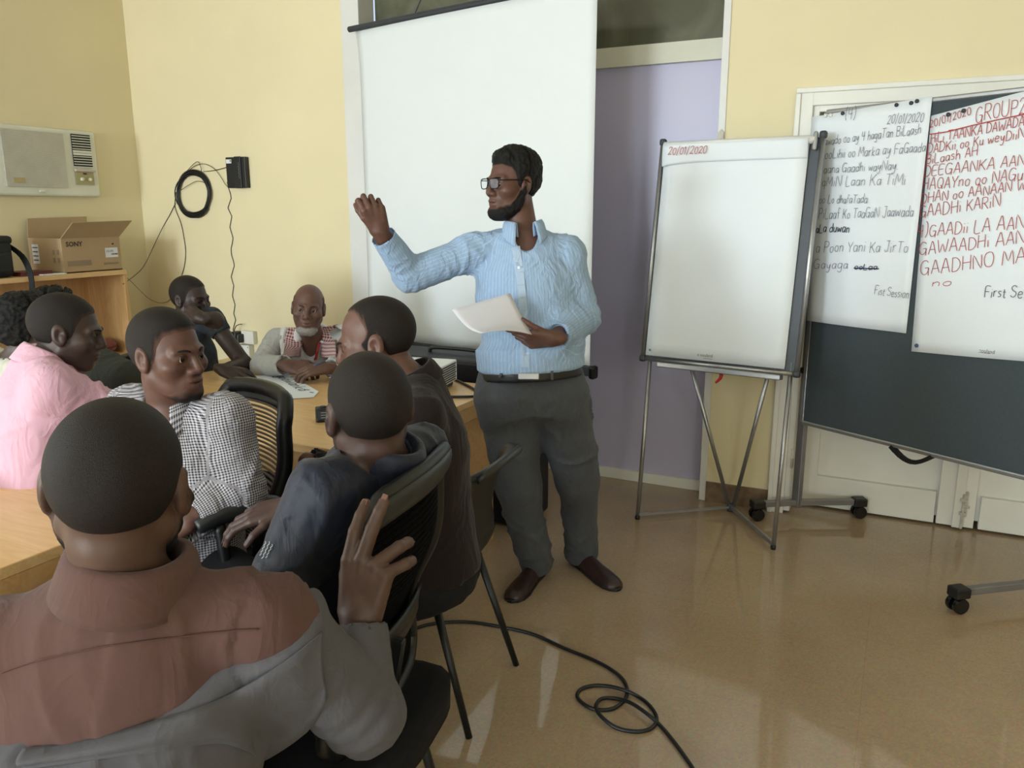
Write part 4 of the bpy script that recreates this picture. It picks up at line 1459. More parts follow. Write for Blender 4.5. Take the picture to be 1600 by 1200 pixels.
# ------------------------------------------------------------------ head
def head_frame(face, roll=0.0, up=(0, 0, 1)):
    y = nrm(face)
    x = nrm(np.cross(y, up))
    z = np.cross(x, y)
    if roll:
        x, z = x * math.cos(roll) + z * math.sin(roll), z * math.cos(roll) - x * math.sin(roll)
    return np.stack([x, y, z], 1)


class Head:
    """local axes: x to the person's right, y out of the face, z up; the origin is between the ears at eye height"""

    def __init__(s, c, face, roll=0.0, scale=1.0, hairline=0.078, crown=0.0, hair=0.004, afro=0.0, beard=0.0, beard_low=False, wide=1.0, curls=0.0, temple=0.03, chin=1.0, moustache=False, recede=0.0, side=.15, fade=.012, bfade=.012):
        s.c, s.M, s.s = np.asarray(c, float), head_frame(face, roll), scale
        s.__dict__.update(hairline=hairline, crown=crown, hair=hair, afro=afro, beard=beard, beard_low=beard_low, wide=wide, curls=curls, temple=temple, chin=chin, moustache=moustache, recede=recede, side=side, fade=fade, bfade=bfade)

    def w(s, q):
        return s.c + s.M @ (np.asarray(q, float) * s.s)

    def loc(s, P):
        return ((P - s.c.astype(f32)) @ s.M.astype(f32)) / s.s

    def skull(s, q):
        w = s.wide
        d = dell(q, (0, -.014, .028), (.077 * w, .098, .088))
        d = smin(d, dell(q, (0, .030, -.040), (.060 * w, .058, .078)), .035)
        return d

    def skin(s, q):
        ax = np.abs(q[:, 0])
        qm = q.copy()
        qm[:, 0] = ax
        w = s.wide
        d = s.skull(q)
        d = smin(d, dcap(qm, (.053 * w, .002, -.055), (.022, .066, -.098 * s.chin), .019, .017), .03)       # jaw
        d = smin(d, dcap(qm, (0, .072, -.099 * s.chin), (.012, .070, -.099 * s.chin), .016, .015), .02)   # chin
        d = smin(d, dell(qm, (.045 * w, .056, -.024), (.026, .028, .022)), .025)                        # cheekbone
        d = smin(d, dcap(qm, (.010, .088, .017), (.042, .072, .016), .011, .010), .014)                 # brow
        d = smax(d, -dell(qm, (.032, .100, -.001), (.017, .018, .012)), .014)                           # eye socket
        d = smin(d, dell(qm, (.032, .074, .000), (.0150, .0145, .0125)), .006)                          # eyelids
        d = smin(d, dcap(q, (0, .088, .012), (0, .108, -.030), .0075, .0115), .012)                      # nose
        d = smin(d, dell(qm, (.013, .096, -.035), (.010, .013, .009)), .008)
        d = smax(d, -dell(qm, (.0075, .101, -.046), (.004, .007, .005)), .004)
        d = smin(d, dell(q, (0, .079, -.064), (.029, .020, .024)), .018)                                 # muzzle
        d = smin(d, dell(q, (0, .093, -.0600), (.022, .010, .0065)), .006)                              # lips
        d = smin(d, dell(q, (0, .091, -.0725), (.019, .010, .0075)), .006)
        d = smax(d, -dell(q, (0, .103, -.0660), (.023, .012, .0016)), .003)
        e = dell(qm, (.080 * w, -.006, -.006), (.010, .021, .034), EAR_M)                               # ear
        e = smax(e, -dell(qm, (.092 * w, -.002, -.004), (.012, .013, .022), EAR_M), .006)
        e = smin(e, dell(qm, (.080 * w, .004, -.010), (.008, .007, .010)), .006)
        d = smin(d, e, .008)
        return d

    def zline(s, q):
        """height above which hair grows, by position front to back; sideburns run in front of the ear"""
        ax = np.abs(q[:, 0])
        y = q[:, 1] + s.recede * np.clip((q[:, 1] + .02) / .04, 0, 1) * np.clip((q[:, 2] - .01) / .03, 0, 1)
        z = np.interp(y, [-.13, -.06, -.03, -.016, -.004, .016, .028, .036, .046, .075, .11], [-.050, -.064, -.050, .012, .010, -.022, -.010, .030, .052, s.hairline, s.hairline + .01])
        mid = np.clip(1 - ax / .05, 0, 1)
        return z - .005 * mid * (y > .03) + .004 * vnoise(q, 60, 9)

    def hair_t(s, q):
        z0 = s.zline(q)
        e = np.zeros_like(q)
        e[:, 1] = .003
        g = (s.zline(q + e) - s.zline(q - e)) / .006
        t = (q[:, 2] - z0) / np.sqrt(1 + g * g) * .6
        if s.crown:
            t = np.minimum(t, (.060 - q[:, 2] + np.clip(-q[:, 1] - .03, 0, 1) * .6) * .5)
        return t

    def hair_d(s, q):
        base = s.skull(q)
        t = np.clip(s.hair_t(q), -.01, 1.0)
        top = np.clip((q[:, 2] - .03) / .07, 0, 1)
        th = np.minimum(t, s.hair + s.afro * (s.side + (1 - s.side) * top))
        if s.curls:
            th = th + np.where(t > .004, s.curls * vnoise(q, 130, 3), 0)
        return base - th

    def beard_t(s, q):
        ax = np.abs(q[:, 0])
        z, y = q[:, 2], q[:, 1]
        if s.beard_low:
            up = np.interp(ax, [0, .025, .045, .07], [-.083, -.080, -.086, -.10])
        else:
            up = np.interp(y, [-.01, .012, .030, .055, .078, .10], [.004, -.006, -.040, -.070, -.081, -.084])
        t = np.clip((up + .004 * vnoise(q, 70, 4) - z) * .6, -.01, 1)
        t = np.minimum(t, np.clip((y + .004) * .6, -.01, 1))
        if s.moustache:
            mt = np.clip((.008 - np.abs(z + .0515 + ax * .18)) * .7, -.01, .004)
            mt = np.minimum(mt, np.clip((.030 - ax) * .5, -.01, 1))
            mt = np.minimum(mt, np.clip((y - .06), -.01, 1))
            t = np.maximum(t, mt)
        return t

    def beard_d(s, q):
        t = s.beard_t(q)
        full = s.beard * np.clip((-.06 - q[:, 2]) / .04, .3, 1)
        d = s.skin(q) - np.minimum(t, full + s.beard * .25 * vnoise(q, 120, 5))
        if s.beard > .008:
            d = smin(d, dell(q, (0, .066, -.110), (.032, .022, .016)), .02)
        return d


_ea = math.radians(14)
EAR_M = np.array([[1, 0, 0], [0, math.cos(_ea), -math.sin(_ea)], [0, math.sin(_ea), math.cos(_ea)]])


# ------------------------------------------------------------------ hand
def hand_prims(wr, fdir, back, side='R', curls=None, spread=(6, 1, -4, -10), thumb=(40, 20), s=1.0, fat=1.08):
    """capsules of a palm, four unequal jointed fingers and a thumb that leaves the side of the palm"""
    y = nrm(fdir)
    zb = nrm(np.asarray(back) - y * np.dot(back, y))
    cr = np.cross(y, zb)
    x = -cr if side == 'R' else cr           # towards the thumb
    wr = np.asarray(wr, float)
    curls = curls or [(20, 25, 15)] * 4

    def pt(a, b, c=0.0):
        return wr + s * (x * a + y * b + zb * c)
    palm, fingers, tips = [], [], []
    kn = [(.033, .092), (.0115, .098), (-.0115, .093), (-.032, .083)]
    for i, (a, b) in enumerate(kn):
        palm.append((pt(a * .62, .012), pt(a, b - .006), .0175 * s, .0125 * s))
    palm.append((pt(.012, .03, -.006), pt(-.012, .07, -.006), .017 * s, .013 * s))
    palm.append((pt(0, -.03), pt(0, .02), .025 * s, .022 * s))
    ln = [(.043, .026, .021), (.048, .030, .022), (.045, .028, .021), (.035, .021, .018)]
    rd = [(.0098, .0088, .0078), (.0100, .0090, .0080), (.0095, .0085, .0075), (.0086, .0077, .0068)]
    for i in range(4):
        p = pt(*kn[i])
        sp = math.radians(spread[i])
        base = y * math.cos(sp) + x * math.sin(sp)
        ang = 0.0
        segs = []
        for k in range(3):
            ang += math.radians(curls[i][k])
            dr = base * math.cos(ang) - zb * math.sin(ang)
            q = p + dr * ln[i][k] * s
            segs.append((p, q, rd[i][k] * s * fat, (rd[i][k] - .0008) * s * fat))
            p = q
        tips.append((p, dr, base * math.sin(ang) + zb * math.cos(ang)))
        fingers.append(segs)
    ta, tf = math.radians(thumb[0]), math.radians(thumb[1])
    p = pt(.020, .022, -.006)
    base = y * math.cos(ta) + x * math.sin(ta)
    segs, ang = [], 0.0
    for k, (L, r0, r1) in enumerate(((.046, .0150, .0118), (.034, .0112, .0100), (.026, .0100, .0080))):
        dr = base * math.cos(ang) - zb * math.sin(ang) * .8 - x * math.sin(ang) * .35
        q = p + nrm(dr) * L * s
        segs.append((p, q, r0 * s, r1 * s))
        p = q
        ang += tf
    tips.append((p, nrm(dr), zb))
    return dict(palm=palm, fingers=fingers, thumb=segs, tips=tips, c=wr + y * .085 * s)


def hand_d(P, hp):
    d = None
    for c in hp['palm']:
        e = dcap(P, *c)
        d = e if d is None else smin(d, e, .012)
    for segs in hp['fingers'] + [hp['thumb']]:
        g = None
        for c in segs:
            e = dcap(P, *c)
            g = e if g is None else smin(g, e, .003)
        d = smin(d, g, .0055)
    return d


# ------------------------------------------------------------------ torso and limbs
class Torso:
    """generalised cylinder from the pelvis to the base of the neck"""

    def __init__(s, pelvis, neck, across, girth=1.0, prof=None, bow=0.0, lean=0.0):
        s.p, s.n = np.asarray(pelvis, float), np.asarray(neck, float)
        s.z = nrm(s.n - s.p)
        a = np.asarray(across, float)
        s.x = nrm(a - s.z * np.dot(a, s.z))            # towards the person's right
        s.y = np.cross(s.z, s.x)                       # out of the chest
        s.L = np.linalg.norm(s.n - s.p)
        s.bow, s.g = bow, girth
        s.prof = prof or [(-.12, .13, .10), (0, .168, .118), (.22, .155, .108), (.42, .158, .108), (.62, .168, .114), (.78, .158, .102), (.90, .105, .078), (1.0, .064, .058), (1.1, .05, .05)]

    def w(s, x, y, t):
        return s.p + s.x * x + s.y * y + s.z * (t * s.L)

    def d(s, P, off=0.0, t0=-.1, t1=1.0, belly=0.0):
        q = P - s.p.astype(f32)
        x, y, z = q @ s.x.astype(f32), q @ s.y.astype(f32), q @ s.z.astype(f32)
        t = z / s.L
        tt = np.clip(t, t0, t1)
        T = [k[0] for k in s.prof]
        w = np.interp(tt, T, [k[1] for k in s.prof]) * s.g + off
        h = np.interp(tt, T, [k[2] for k in s.prof]) * s.g + off
        y = y - s.bow * np.sin(np.pi * np.clip(t, 0, 1)) * -1.0 - belly * np.exp(-((tt - .18) / .2) ** 2) * .5
        h = h + belly * np.exp(-((tt - .18) / .2) ** 2) * .5
        k = np.sqrt((x / w) ** 2 + (y / h) ** 2) + 1e-6
        d = (k - 1) * np.minimum(w, h) * (1 + .35 * np.clip(k - 1, 0, .5))
        dz = np.maximum(np.maximum(t0 - t, t - t1), 0) * s.L
        return np.sqrt(np.maximum(d, 0) ** 2 + dz ** 2) + np.where(dz > 0, 0, np.minimum(d, 0))


def limb_uv(P, segs):
    """garment coordinates: u around, v along the nearest segment (axis a->b, zero direction ref, radius)"""
    best, out = None, np.zeros((len(P), 3))
    for i, (a, b, ref, rad, bias, v0) in enumerate(segs):
        a, b = np.asarray(a, float), np.asarray(b, float)
        ax = nrm(b - a)
        e1 = nrm(np.asarray(ref) - ax * np.dot(ref, ax))
        e2 = np.cross(ax, e1)
        q = P - a
        L = np.linalg.norm(b - a)
        h = np.clip(q @ ax, 0, L)
        d = np.linalg.norm(q - h[:, None] * ax, axis=1) - bias
        uv = np.stack([np.arctan2(q @ e2, q @ e1) * rad, q @ ax + v0, np.full(len(P), i)], 1)
        m = np.ones(len(P), bool) if best is None else d < best
        out[m] = uv[m]
        best = d if best is None else np.minimum(best, d)
    return out


def folds(P, uv, amp, seed, fu=14.0, fv=30.0, fine=.35):
    """cloth folds: sharp ridges of domain-warped noise drawn out across the limb, over a soft swell"""
    Q = np.stack([uv[:, 0] * fu, uv[:, 1] * fv, P[:, 2] * 5], 1)
    W = np.stack([vnoise(P, 6, seed + 1), vnoise(P, 6, seed + 2), vnoise(P, 6, seed + 3)], 1)
    a = vnoise(Q * .32 + W * 1.2, 1.0, seed)
    b = vnoise(Q * .70 + W * 1.8, 1.0, seed + 7)
    c = vnoise(P * np.array((1, 1, .6)) + W * .05, 11, seed + 9)
    m = np.clip(.45 + .75 * vnoise(P, 5, seed + 5), 0, 1)
    r1 = np.clip(1 - np.abs(a) * 2.6, 0, 1) ** 1.6
    r2 = np.clip(1 - np.abs(b) * 2.6, 0, 1) ** 1.8
    r3 = np.clip(1 - np.abs(c) * 3.0, 0, 1) ** 2
    return amp * (.95 * r1 * (.3 + .7 * m) + fine * r2 * (.3 + .7 * m) + .30 * r3 * m + .55 * vnoise(P, 7, seed + 4) - .35)


M_skin = {}


def skin(name, c):
    m = mat('skin_' + name, c, 0.46, var=0.14, scale=22, bump=0.08, bscale=420, spec=0.4)
    m['skin'] = [float(v) for v in c]
    return m


def hair_mat(name='black_hair', c=(20, 18, 18), sk=None):
    """hair that thins out into the skin colour at its border (attribute cuv.x = 0 at the hairline, 1 inside)"""
    if sk is not None:
        name = name + '_on_' + sk.name
    if name in _mats:
        return _mats[name]
    m = mat(name, c, 0.58, var=0.6, scale=420, bump=0.55, bscale=800, spec=0.28)
    if sk is not None:
        g = NT(m)
        src = g.b.inputs['Base Color'].links[0].from_socket
        a = g.n('ShaderNodeAttribute', attribute_name='cuv')
        sp = g.n('ShaderNodeSeparateXYZ')
        g.l(a.outputs['Vector'], sp.inputs[0])
        tc = g.n('ShaderNodeTexCoord')
        no = g.n('ShaderNodeTexNoise')
        no.inputs['Scale'].default_value = 420
        no.inputs['Detail'].default_value = 2
        g.l(tc.outputs['Object'], no.inputs['Vector'])
        mu_ = g.n('ShaderNodeMath', operation='MULTIPLY_ADD')
        mu_.inputs[1].default_value = .9
        g.l(no.outputs['Fac'], mu_.inputs[0])
        ad = g.n('ShaderNodeMath', operation='MULTIPLY_ADD')
        ad.inputs[1].default_value = 1.6
        ad.inputs[2].default_value = -.75
        g.l(sp.outputs[0], ad.inputs[0])
        g.l(ad.outputs[0], mu_.inputs[2])
        cl_ = g.n('ShaderNodeClamp')
        g.l(mu_.outputs[0], cl_.inputs[0])
        mx = g.n('ShaderNodeMix', data_type='RGBA')
        g.l(cl_.outputs[0], mx.inputs['Factor'])
        mx.inputs['A'].default_value = lin(tuple(sk['skin'])) + (1,)
        g.l(src, mx.inputs['B'])
        g.l(mx.outputs['Result'], g.b.inputs['Base Color'])
    return m


def eye_mat():
    if 'eye' in _mats:
        return _mats['eye']
    m = bpy.data.materials.new('eyeball')
    m.use_nodes = True
    g = NT(m)
    tc = g.n('ShaderNodeTexCoord')
    sp = g.n('ShaderNodeSeparateXYZ')
    g.l(tc.outputs['Object'], sp.inputs[0])
    rp = g.n('ShaderNodeValToRGB')
    rp.color_ramp.interpolation = 'CONSTANT'
    e = rp.color_ramp.elements
    e[0].position, e[0].color = 0.0, (.55, .50, .45, 1)
    e[1].position, e[1].color = .83, (.02, .012, .008, 1)
    mr = g.n('ShaderNodeMapRange')
    mr.inputs[1].default_value, mr.inputs[2].default_value = -.0125, .0125
    g.l(sp.outputs[1], mr.inputs[0])
    g.l(mr.outputs[0], rp.inputs['Fac'])
    g.l(rp.outputs[0], g.b.inputs['Base Color'])
    g.b.inputs['Roughness'].default_value = .15
    _mats['eye'] = m
    return m


def add_head_parts(root, H, res=.0032, hairm=('black_hair', (20, 18, 18)), beardm=None, brows=True, eyes=True, gaze=(0, 1, 0), sk=None):
    lo, hi = H.c - .17 * H.s, H.c + .17 * H.s
    hm = hair_mat(*hairm)

    def mk(name, dfn, tfn, m, fade):
        V, Q = surface(dfn, lo, hi, res)
        if len(Q):
            V = relax(V, Q, 1, .4)
            t = np.clip(tfn(H.loc(V.astype(f32))) / .55 / fade, 0, 1)
            link_mesh(name, V, Q, m, root, True, attr=np.stack([t, t * 0, t * 0], 1))
    if H.hair or H.afro:
        mk('hair', lambda P: np.maximum(H.hair_d(H.loc(P)), -(H.skull(H.loc(P)) + .006)) * H.s, H.hair_t, hair_mat(*hairm, sk=sk), H.fade)
    if H.beard:
        mk('beard', lambda P: np.maximum(H.beard_d(H.loc(P)), -(H.skin(H.loc(P)) + .004)) * H.s, H.beard_t, hair_mat(*(beardm or hairm), sk=sk), H.bfade)
    if eyes:
        for sx in (-1, 1):
            me = MB()
            c = H.w((.032 * sx, .0765, -.0005))
            g = nrm(H.M @ np.asarray(gaze, float))
            r = .0125 * H.s
            me.lathe([(r * math.sin(a), -r * math.cos(a)) for a in np.linspace(.02, math.pi - .02, 13)], (0, 0, 0), (0, 1, 0), 16)
            o = link_mesh('eye', np.array(me.v), me.f, eye_mat(), None, True)
            x = nrm(np.cross(g, (0, 0, 1)))
            z = np.cross(x, g)
            o.parent = root
            mw = Matrix(((x[0], g[0], z[0], 0), (x[1], g[1], z[1], 0), (x[2], g[2], z[2], 0), (0, 0, 0, 1)))
            o.matrix_local = Matrix.Translation(Vector(c - root_loc(root))) @ mw
    if brows:
        for sx in (-1, 1):
            b = MB().tube(spline([H.w((sx * .014, .0985, .0165)), H.w((sx * .028, .0935, .0215)), H.w((sx * .044, .079, .0185))], 4), [.0022, .0028, .003, .003, .003, .003, .0028, .0022, .0014], 6)
            b.build('eyebrow', hm, root, True)


def collar(root, name, m, base, axis, front, rad, h=.038, fall=.05, gap=30, thick=.0025, tipdrop=.028, back_only=False, squash=.9, rise=0.0, flare=0.0):
    """shirt collar: a stand that turns over into a fall ending in two points at the front opening"""
    ax = nrm(axis)
    fy = nrm(np.asarray(front) - ax * np.dot(front, ax))
    sx = np.cross(fy, ax)
    base = np.asarray(base, float)
    nu, prof = 40, [(0.000, -.012), (-.001, h * .55), (.003, h), (.010, h * 1.02), (.016, h * .7), (.021, h * .7 - fall * .5), (.026, h * .7 - fall)]

    def fn(u, v):
        a = math.radians(gap + (360 - 2 * gap) * u)
        k = v * (len(prof) - 1)
        i = min(int(k), len(prof) - 2)
        r, z = [prof[i][j] + (prof[i + 1][j] - prof[i][j]) * (k - i) for j in (0, 1)]
        fr = max(0, (abs(u - .5) - .30) / .20)
        z = z - h * .55 * fr ** 1.5 * (1 if v < .6 else .8) + rise * (1 - fr)
        if v > .55:
            z -= tipdrop * fr ** 2 * (v - .55) / .45
            r += .016 * fr * (v - .55) / .45
        rr = rad + r + flare * max(0, v - .4) / .6
        return base + fy * (math.cos(a) * rr) + sx * (math.sin(a) * rr * squash) + ax * z
    b = MB().grid(fn, nu, 12)
    uv = np.array([(i / nu * 2 * math.pi * rad * 1.2, k / 12 * (h + fall), 0) for k in range(13) for i in range(nu + 1)])
    return link_mesh(name, b.v, b.f, m, root, True, solid=thick, attr=uv)


def sphere_keep(spheres, inside):
    def k(P, pad):
        m = np.zeros(len(P), bool)
        for c, r in spheres:
            dd = np.linalg.norm(P - np.asarray(c), axis=1)
            m |= dd < (r + pad * .9)
        if inside:
            return m
        m2 = np.zeros(len(P), bool)
        for c, r in spheres:
            m2 |= np.linalg.norm(P - np.asarray(c), axis=1) < (r - .024 - pad * .9)
        return ~m2
    return k


class Person:
    """joints in room coordinates: pelvis, neck (base), shR/shL, elR/elL, wrR/wrL, hipR/.., knR/.., anR/.."""

    def __init__(s, label, J, H, skin_m, girth=1.0, group=None):
        s.J, s.H, s.skin_m = {k: np.asarray(v, float) for k, v in J.items()}, H, skin_m
        s.root = empty('person', (float(J['pelvis'][0]), float(J['pelvis'][1]), 0.0), label, 'person', group)
        s.T = Torso(s.J['pelvis'], s.J['neck'], s.J['shR'] - s.J['shL'], girth)
        s.g = girth
        s.hands = {}

    def arm(s, P, S, off=0.0, sc=(.046, .040, .038, .028)):
        J = s.J
        d = dcap(P, J['sh' + S], J['el' + S], sc[0] + off, sc[1] + off)
        return smin(d, dcap(P, J['el' + S], J['wr' + S], sc[2] + off, sc[3] + off), .02)

    def body_d(s, P):
        J, H = s.J, s.H
        d = s.T.d(P)
        hb = H.w((0, -.022, -.065))
        for S in 'RL':
            d = smin(d, dcap(P, s.T.w(0, -.008, .95), J['sh' + S], .048, .042), .03)
            d = smin(d, s.arm(P, S), .035)
        d = smin(d, dcap(P, s.T.w(0, -.005, .93), hb, .060, .054), .03)
        d = smin(d, H.skin(H.loc(P)) * H.s, .018)
        for S, hp in s.hands.items():
            d = smin(d, hand_d(P, hp), .012)
        if 'knR' in J:
            for S in 'RL':
                d = smin(d, dcap(P, J['hip' + S], J['kn' + S], .075, .052), .04)
                d = smin(d, dcap(P, J['kn' + S], J['an' + S], .050, .036), .02)
        return d

    def build_body(s, fine=.0034, coarse=.013, hres=.0028):
        J = s.J
        pts = np.array([v for v in J.values()] + [s.H.c + .14, s.H.c - .14])
        lo, hi = pts.min(0) - .16, pts.max(0) + .16
        sp = [(s.H.c - s.H.M[:, 2] * .03, .205)]
        hs = [(hp['c'], .115) for hp in s.hands.values()]
        V1, Q1 = surface(s.body_d, s.H.c - .25, s.H.c + .25, fine, sphere_keep(sp, True))
        Vs, Qs, n = [V1], [Q1], len(V1)
        for c, r in hs:
            V, Q = surface(s.body_d, c - r - .02, c + r + .02, hres, sphere_keep([(c, r)], True))
            Vs.append(V)
            Qs.append(Q + n)
            n += len(V)
        V, Q = surface(s.body_d, lo, hi, coarse, sphere_keep(sp + hs, False))
        Vs.append(V)
        Qs.append(Q + n)
        V, Q = np.concatenate(Vs), np.concatenate(Qs)
        o = link_mesh('body', V, Q, s.skin_m, s.root, True)
        nails = MB()
        for S, hp in s.hands.items():
            for p, dr, nb in hp['tips']:
                x = np.cross(dr, nb)
                nails.box(p + nb * .0070 - dr * .0005, (.0095, .010, .0022), np.stack([x, dr, nb], 1))
        if s.hands:
            s.nails = nails.build('fingernails', mat('fingernail', (128, 92, 80), 0.4), s.root, False, bevel=.0009, kind='stuff')
        return o

    def segs(s, loose=.06):
        J, T = s.J, s.T
        out = [(s.T.p, s.T.n, s.T.y, .15, .135, 0.0)]
        for S in 'RL':
            up = nrm(T.z + T.y * .2)
            out.append((J['sh' + S], J['el' + S], -up, .058, .05, .3))
            out.append((J['el' + S], J['wr' + S], -up, .058, .045, .3 + np.linalg.norm(J['el' + S] - J['sh' + S])))
        return out

    def garment_top(s, name, m, off=.018, aoff=.016, res=.009, cuff={'R': 1.0, 'L': 1.0}, hem=-.1, neck_r=.068, amp=.006, belly=0.0, seed=1, v_open=0.0, folds_kw={}, extra=None, neck_t=.95, cuff_off=None, arms='RL', label=None, clip=None, k=.05):
        J, T, H = s.J, s.T, s.H
        hb = H.w((0, -.022, -.065))
        ends = {}
        for S in 'RL':
            a, b, c = J['sh' + S], J['el' + S], J['wr' + S]
            f_ = cuff[S]
            if f_ > .5:
                e = b + (c - b) * (f_ - .5) * 2
                ends[S] = (b, e, nrm(c - b), True)
            else:
                e = a + (b - a) * f_ * 2
                ends[S] = (a, e, nrm(b - a), False)

        def fn(P):
            d = T.d(P, off, hem, 1.0, belly)
            for S in arms:
                d = smin(d, dcap(P, T.w(0, -.008, .95), J['sh' + S], .050 + off * .45, .044 + off * .45), .035)
                b, e, dr, low = ends[S]
                if low:
                    g = dcap(P, J['sh' + S], J['el' + S], .047 + aoff, .043 + aoff)
                    fa = dcap(P, J['el' + S], e + dr * .03, .042 + aoff, .031 + (cuff_off if cuff_off is not None else aoff * .75))
                    fa = np.maximum(fa, (P - e.astype(f32)) @ dr.astype(f32))
                    fa = np.maximum(fa, -np.maximum(dcap(P, e - dr * .02, e + dr * .05, .030 + aoff * .4, .030 + aoff * .4), -((P - (e - dr * .02).astype(f32)) @ dr.astype(f32))))
                    g = smin(g, fa, .02)
                else:
                    g = dcap(P, J['sh' + S], e + dr * .03, .047 + aoff, .046 + aoff)
                    g = np.maximum(g, (P - e.astype(f32)) @ dr.astype(f32))
                d = smin(d, g, k)
            nk = dcap(P, T.w(0, .0, neck_t), hb, neck_r, neck_r)
            if v_open:
                nk = smin(nk, dcap(P, T.w(0, .06, .97), T.w(0, .135, .97 - v_open), .045, .006), .02)
            d = smax(d, -nk, .008)
            if extra is not None:
                d = extra(P, d)
            if clip is not None:
                d = smax(d, clip(P), .006)
            return d
        pts = np.array([J[q] for q in J if q[:2] in ('pe', 'ne', 'sh', 'el', 'wr')])
        V, Q = surface(fn, pts.min(0) - .26, pts.max(0) + .2, res)
        V = relax(V, Q, 1, .5)
        N = vnormals(V, Q)
        uv = limb_uv(V, s.segs())
        f_ = folds(V, uv, amp, seed, **folds_kw)
        for S in arms:                                     # bunching at the inside of the elbow
            r = np.linalg.norm(V - J['el' + S], axis=1)
            f_ = f_ + amp * .55 * np.exp(-(r / .085) ** 2) * np.sin(uv[:, 1] * 165 + 5 * vnoise(V, 11, seed) + 14 * uv[:, 0]) * (.6 + .6 * vnoise(V, 9, seed + 2))
        V2 = V + N * f_[:, None]
        o = link_mesh(name, V2, Q, m, s.root, True, attr=uv)
        return tag(o, label)

    def trousers(s, m, res=.012, off=.016, amp=.006, seed=3, hem=None, belly=0.0, top=.06, rad=(.088, .068, .062, .056), folds_kw=dict(fu=10, fv=16)):
        J, T = s.J, s.T

        def fn(P):
            d = T.d(P, off, -.10, top, belly)
            leg = None
            for S in 'RL':
                a = dcap(P, J['hip' + S], J['kn' + S], rad[0] + off, rad[1] + off)
                e = J['an' + S] - nrm(J['an' + S] - J['kn' + S]) * (.0 if hem is None else hem)
                b = dcap(P, J['kn' + S], e, rad[2] + off, rad[3] + off)
                b = np.maximum(b, (P - e.astype(f32)) @ nrm(J['an' + S] - J['kn' + S]).astype(f32))
                g = smin(a, b, .03)
                leg = g if leg is None else smin(leg, g, .03)
            return smin(d, leg, .09)
        pts = np.array([J[q] for q in J if q[:2] in ('pe', 'hi', 'kn', 'an')])
        V, Q = surface(fn, pts.min(0) - .2, pts.max(0) + .24, res)
        V = relax(V, Q, 1, .5)
        N = vnormals(V, Q)
        sg = []
        for S in 'RL':
            sg.append((J['hip' + S], J['kn' + S], T.y, .08, .07, 0))
            sg.append((J['kn' + S], J['an' + S], T.y, .08, .05, .45))
        uv = limb_uv(V, sg)
        V2 = V + N * folds(V, uv, amp, seed, **folds_kw)[:, None]
        return link_mesh('trousers', V2, Q, m, s.root, True, attr=uv)

    def shoes(s, m, toes, res=.005, sole=None):
        for S in 'RL':
            an, toe = s.J['an' + S], np.asarray(toes[S], float)
            an0 = np.array((an[0], an[1], 0.0))
            d_ = nrm((toe - an0) * (1, 1, 0))
            heel = an0 - d_ * .055
            sx = np.cross(d_, Z)
            M = np.stack([sx, d_, Z], 1)
            o_ = heel.astype(f32)
            Lf = float(np.linalg.norm((toe - heel)[:2]))

            def fn(P):
                q = (P - o_) @ M.astype(f32)
                y = q[:, 1] / Lf
                w = np.interp(y, [-.02, .0, .1, .3, .5, .7, .86, .96, 1.0], [.020, .027, .033, .034, .040, .047, .045, .036, .026])
                hgt = np.interp(y, [0, .1, .25, .38, .55, .75, .9, 1.0], [.068, .085, .092, .080, .064, .054, .048, .034])
                k = np.sqrt((q[:, 0] / w) ** 2 + (np.maximum(q[:, 2] - .012, 0) / np.maximum(hgt - .012, .01)) ** 2)
                d = (k - 1) * .035
                d = np.maximum(d, -q[:, 2])
                d = smax(d, np.maximum(-y - .005, y - 1.0) * Lf, .03)
                return smin(d, dcap(P, an0 + Z * .07, an0 + Z * .12, .036, .040), .02)
            V, Q = surface(fn, np.minimum(heel, toe) - .08 * np.array((1, 1, 0)), np.maximum(heel, toe) + np.array((.08, .08, .15)), res)
            sh = link_mesh('shoe', V, Q, m, s.root, True)
            b = MB()
            pr = [(a, w) for a, w in zip([-.015, .0, .1, .3, .5, .7, .86, .96, 1.01], [.018, .029, .037, .037, .043, .051, .047, .032, .010])]
            poly = [(w, a * Lf) for a, w in pr] + [(-w, a * Lf) for a, w in reversed(pr)]
            b.prism(poly, heel, sx, d_, Z, .014)
            b.build('sole', sole or M_black, sh, bevel=.003)

# ================================================================== PEOPLE
def snap(o, x, y, tol=.012):
    """point and outward normal of a built surface where the sight line of this pixel meets it"""
    me = o.data
    V = np.empty(len(me.vertices) * 3, f32)
    me.vertices.foreach_get('co', V)
    Nn = np.empty(len(me.vertices) * 3, f32)
    me.vertices.foreach_get('normal', Nn)
    V = V.reshape(-1, 3).astype(float) + root_loc(o)
    Nn = Nn.reshape(-1, 3)
    r = nrm(ray(x, y))
    q = V - _C
    h = q @ r
    dist = np.linalg.norm(q - h[:, None] * r, axis=1)
    m = (dist < tol) & (Nn @ r < 0)
    if not m.any():
        m = dist <= dist.min() + 1e-6
    i = np.nonzero(m)[0]
    i = i[np.argmin(h[i] + dist[i])]
    n = nrm(Nn[i])
    p = V[i]
    den = float(np.dot(r, n))
    if abs(den) > .2:
        p = _C + r * float(np.dot(p - _C, n)) / den
    return p, n


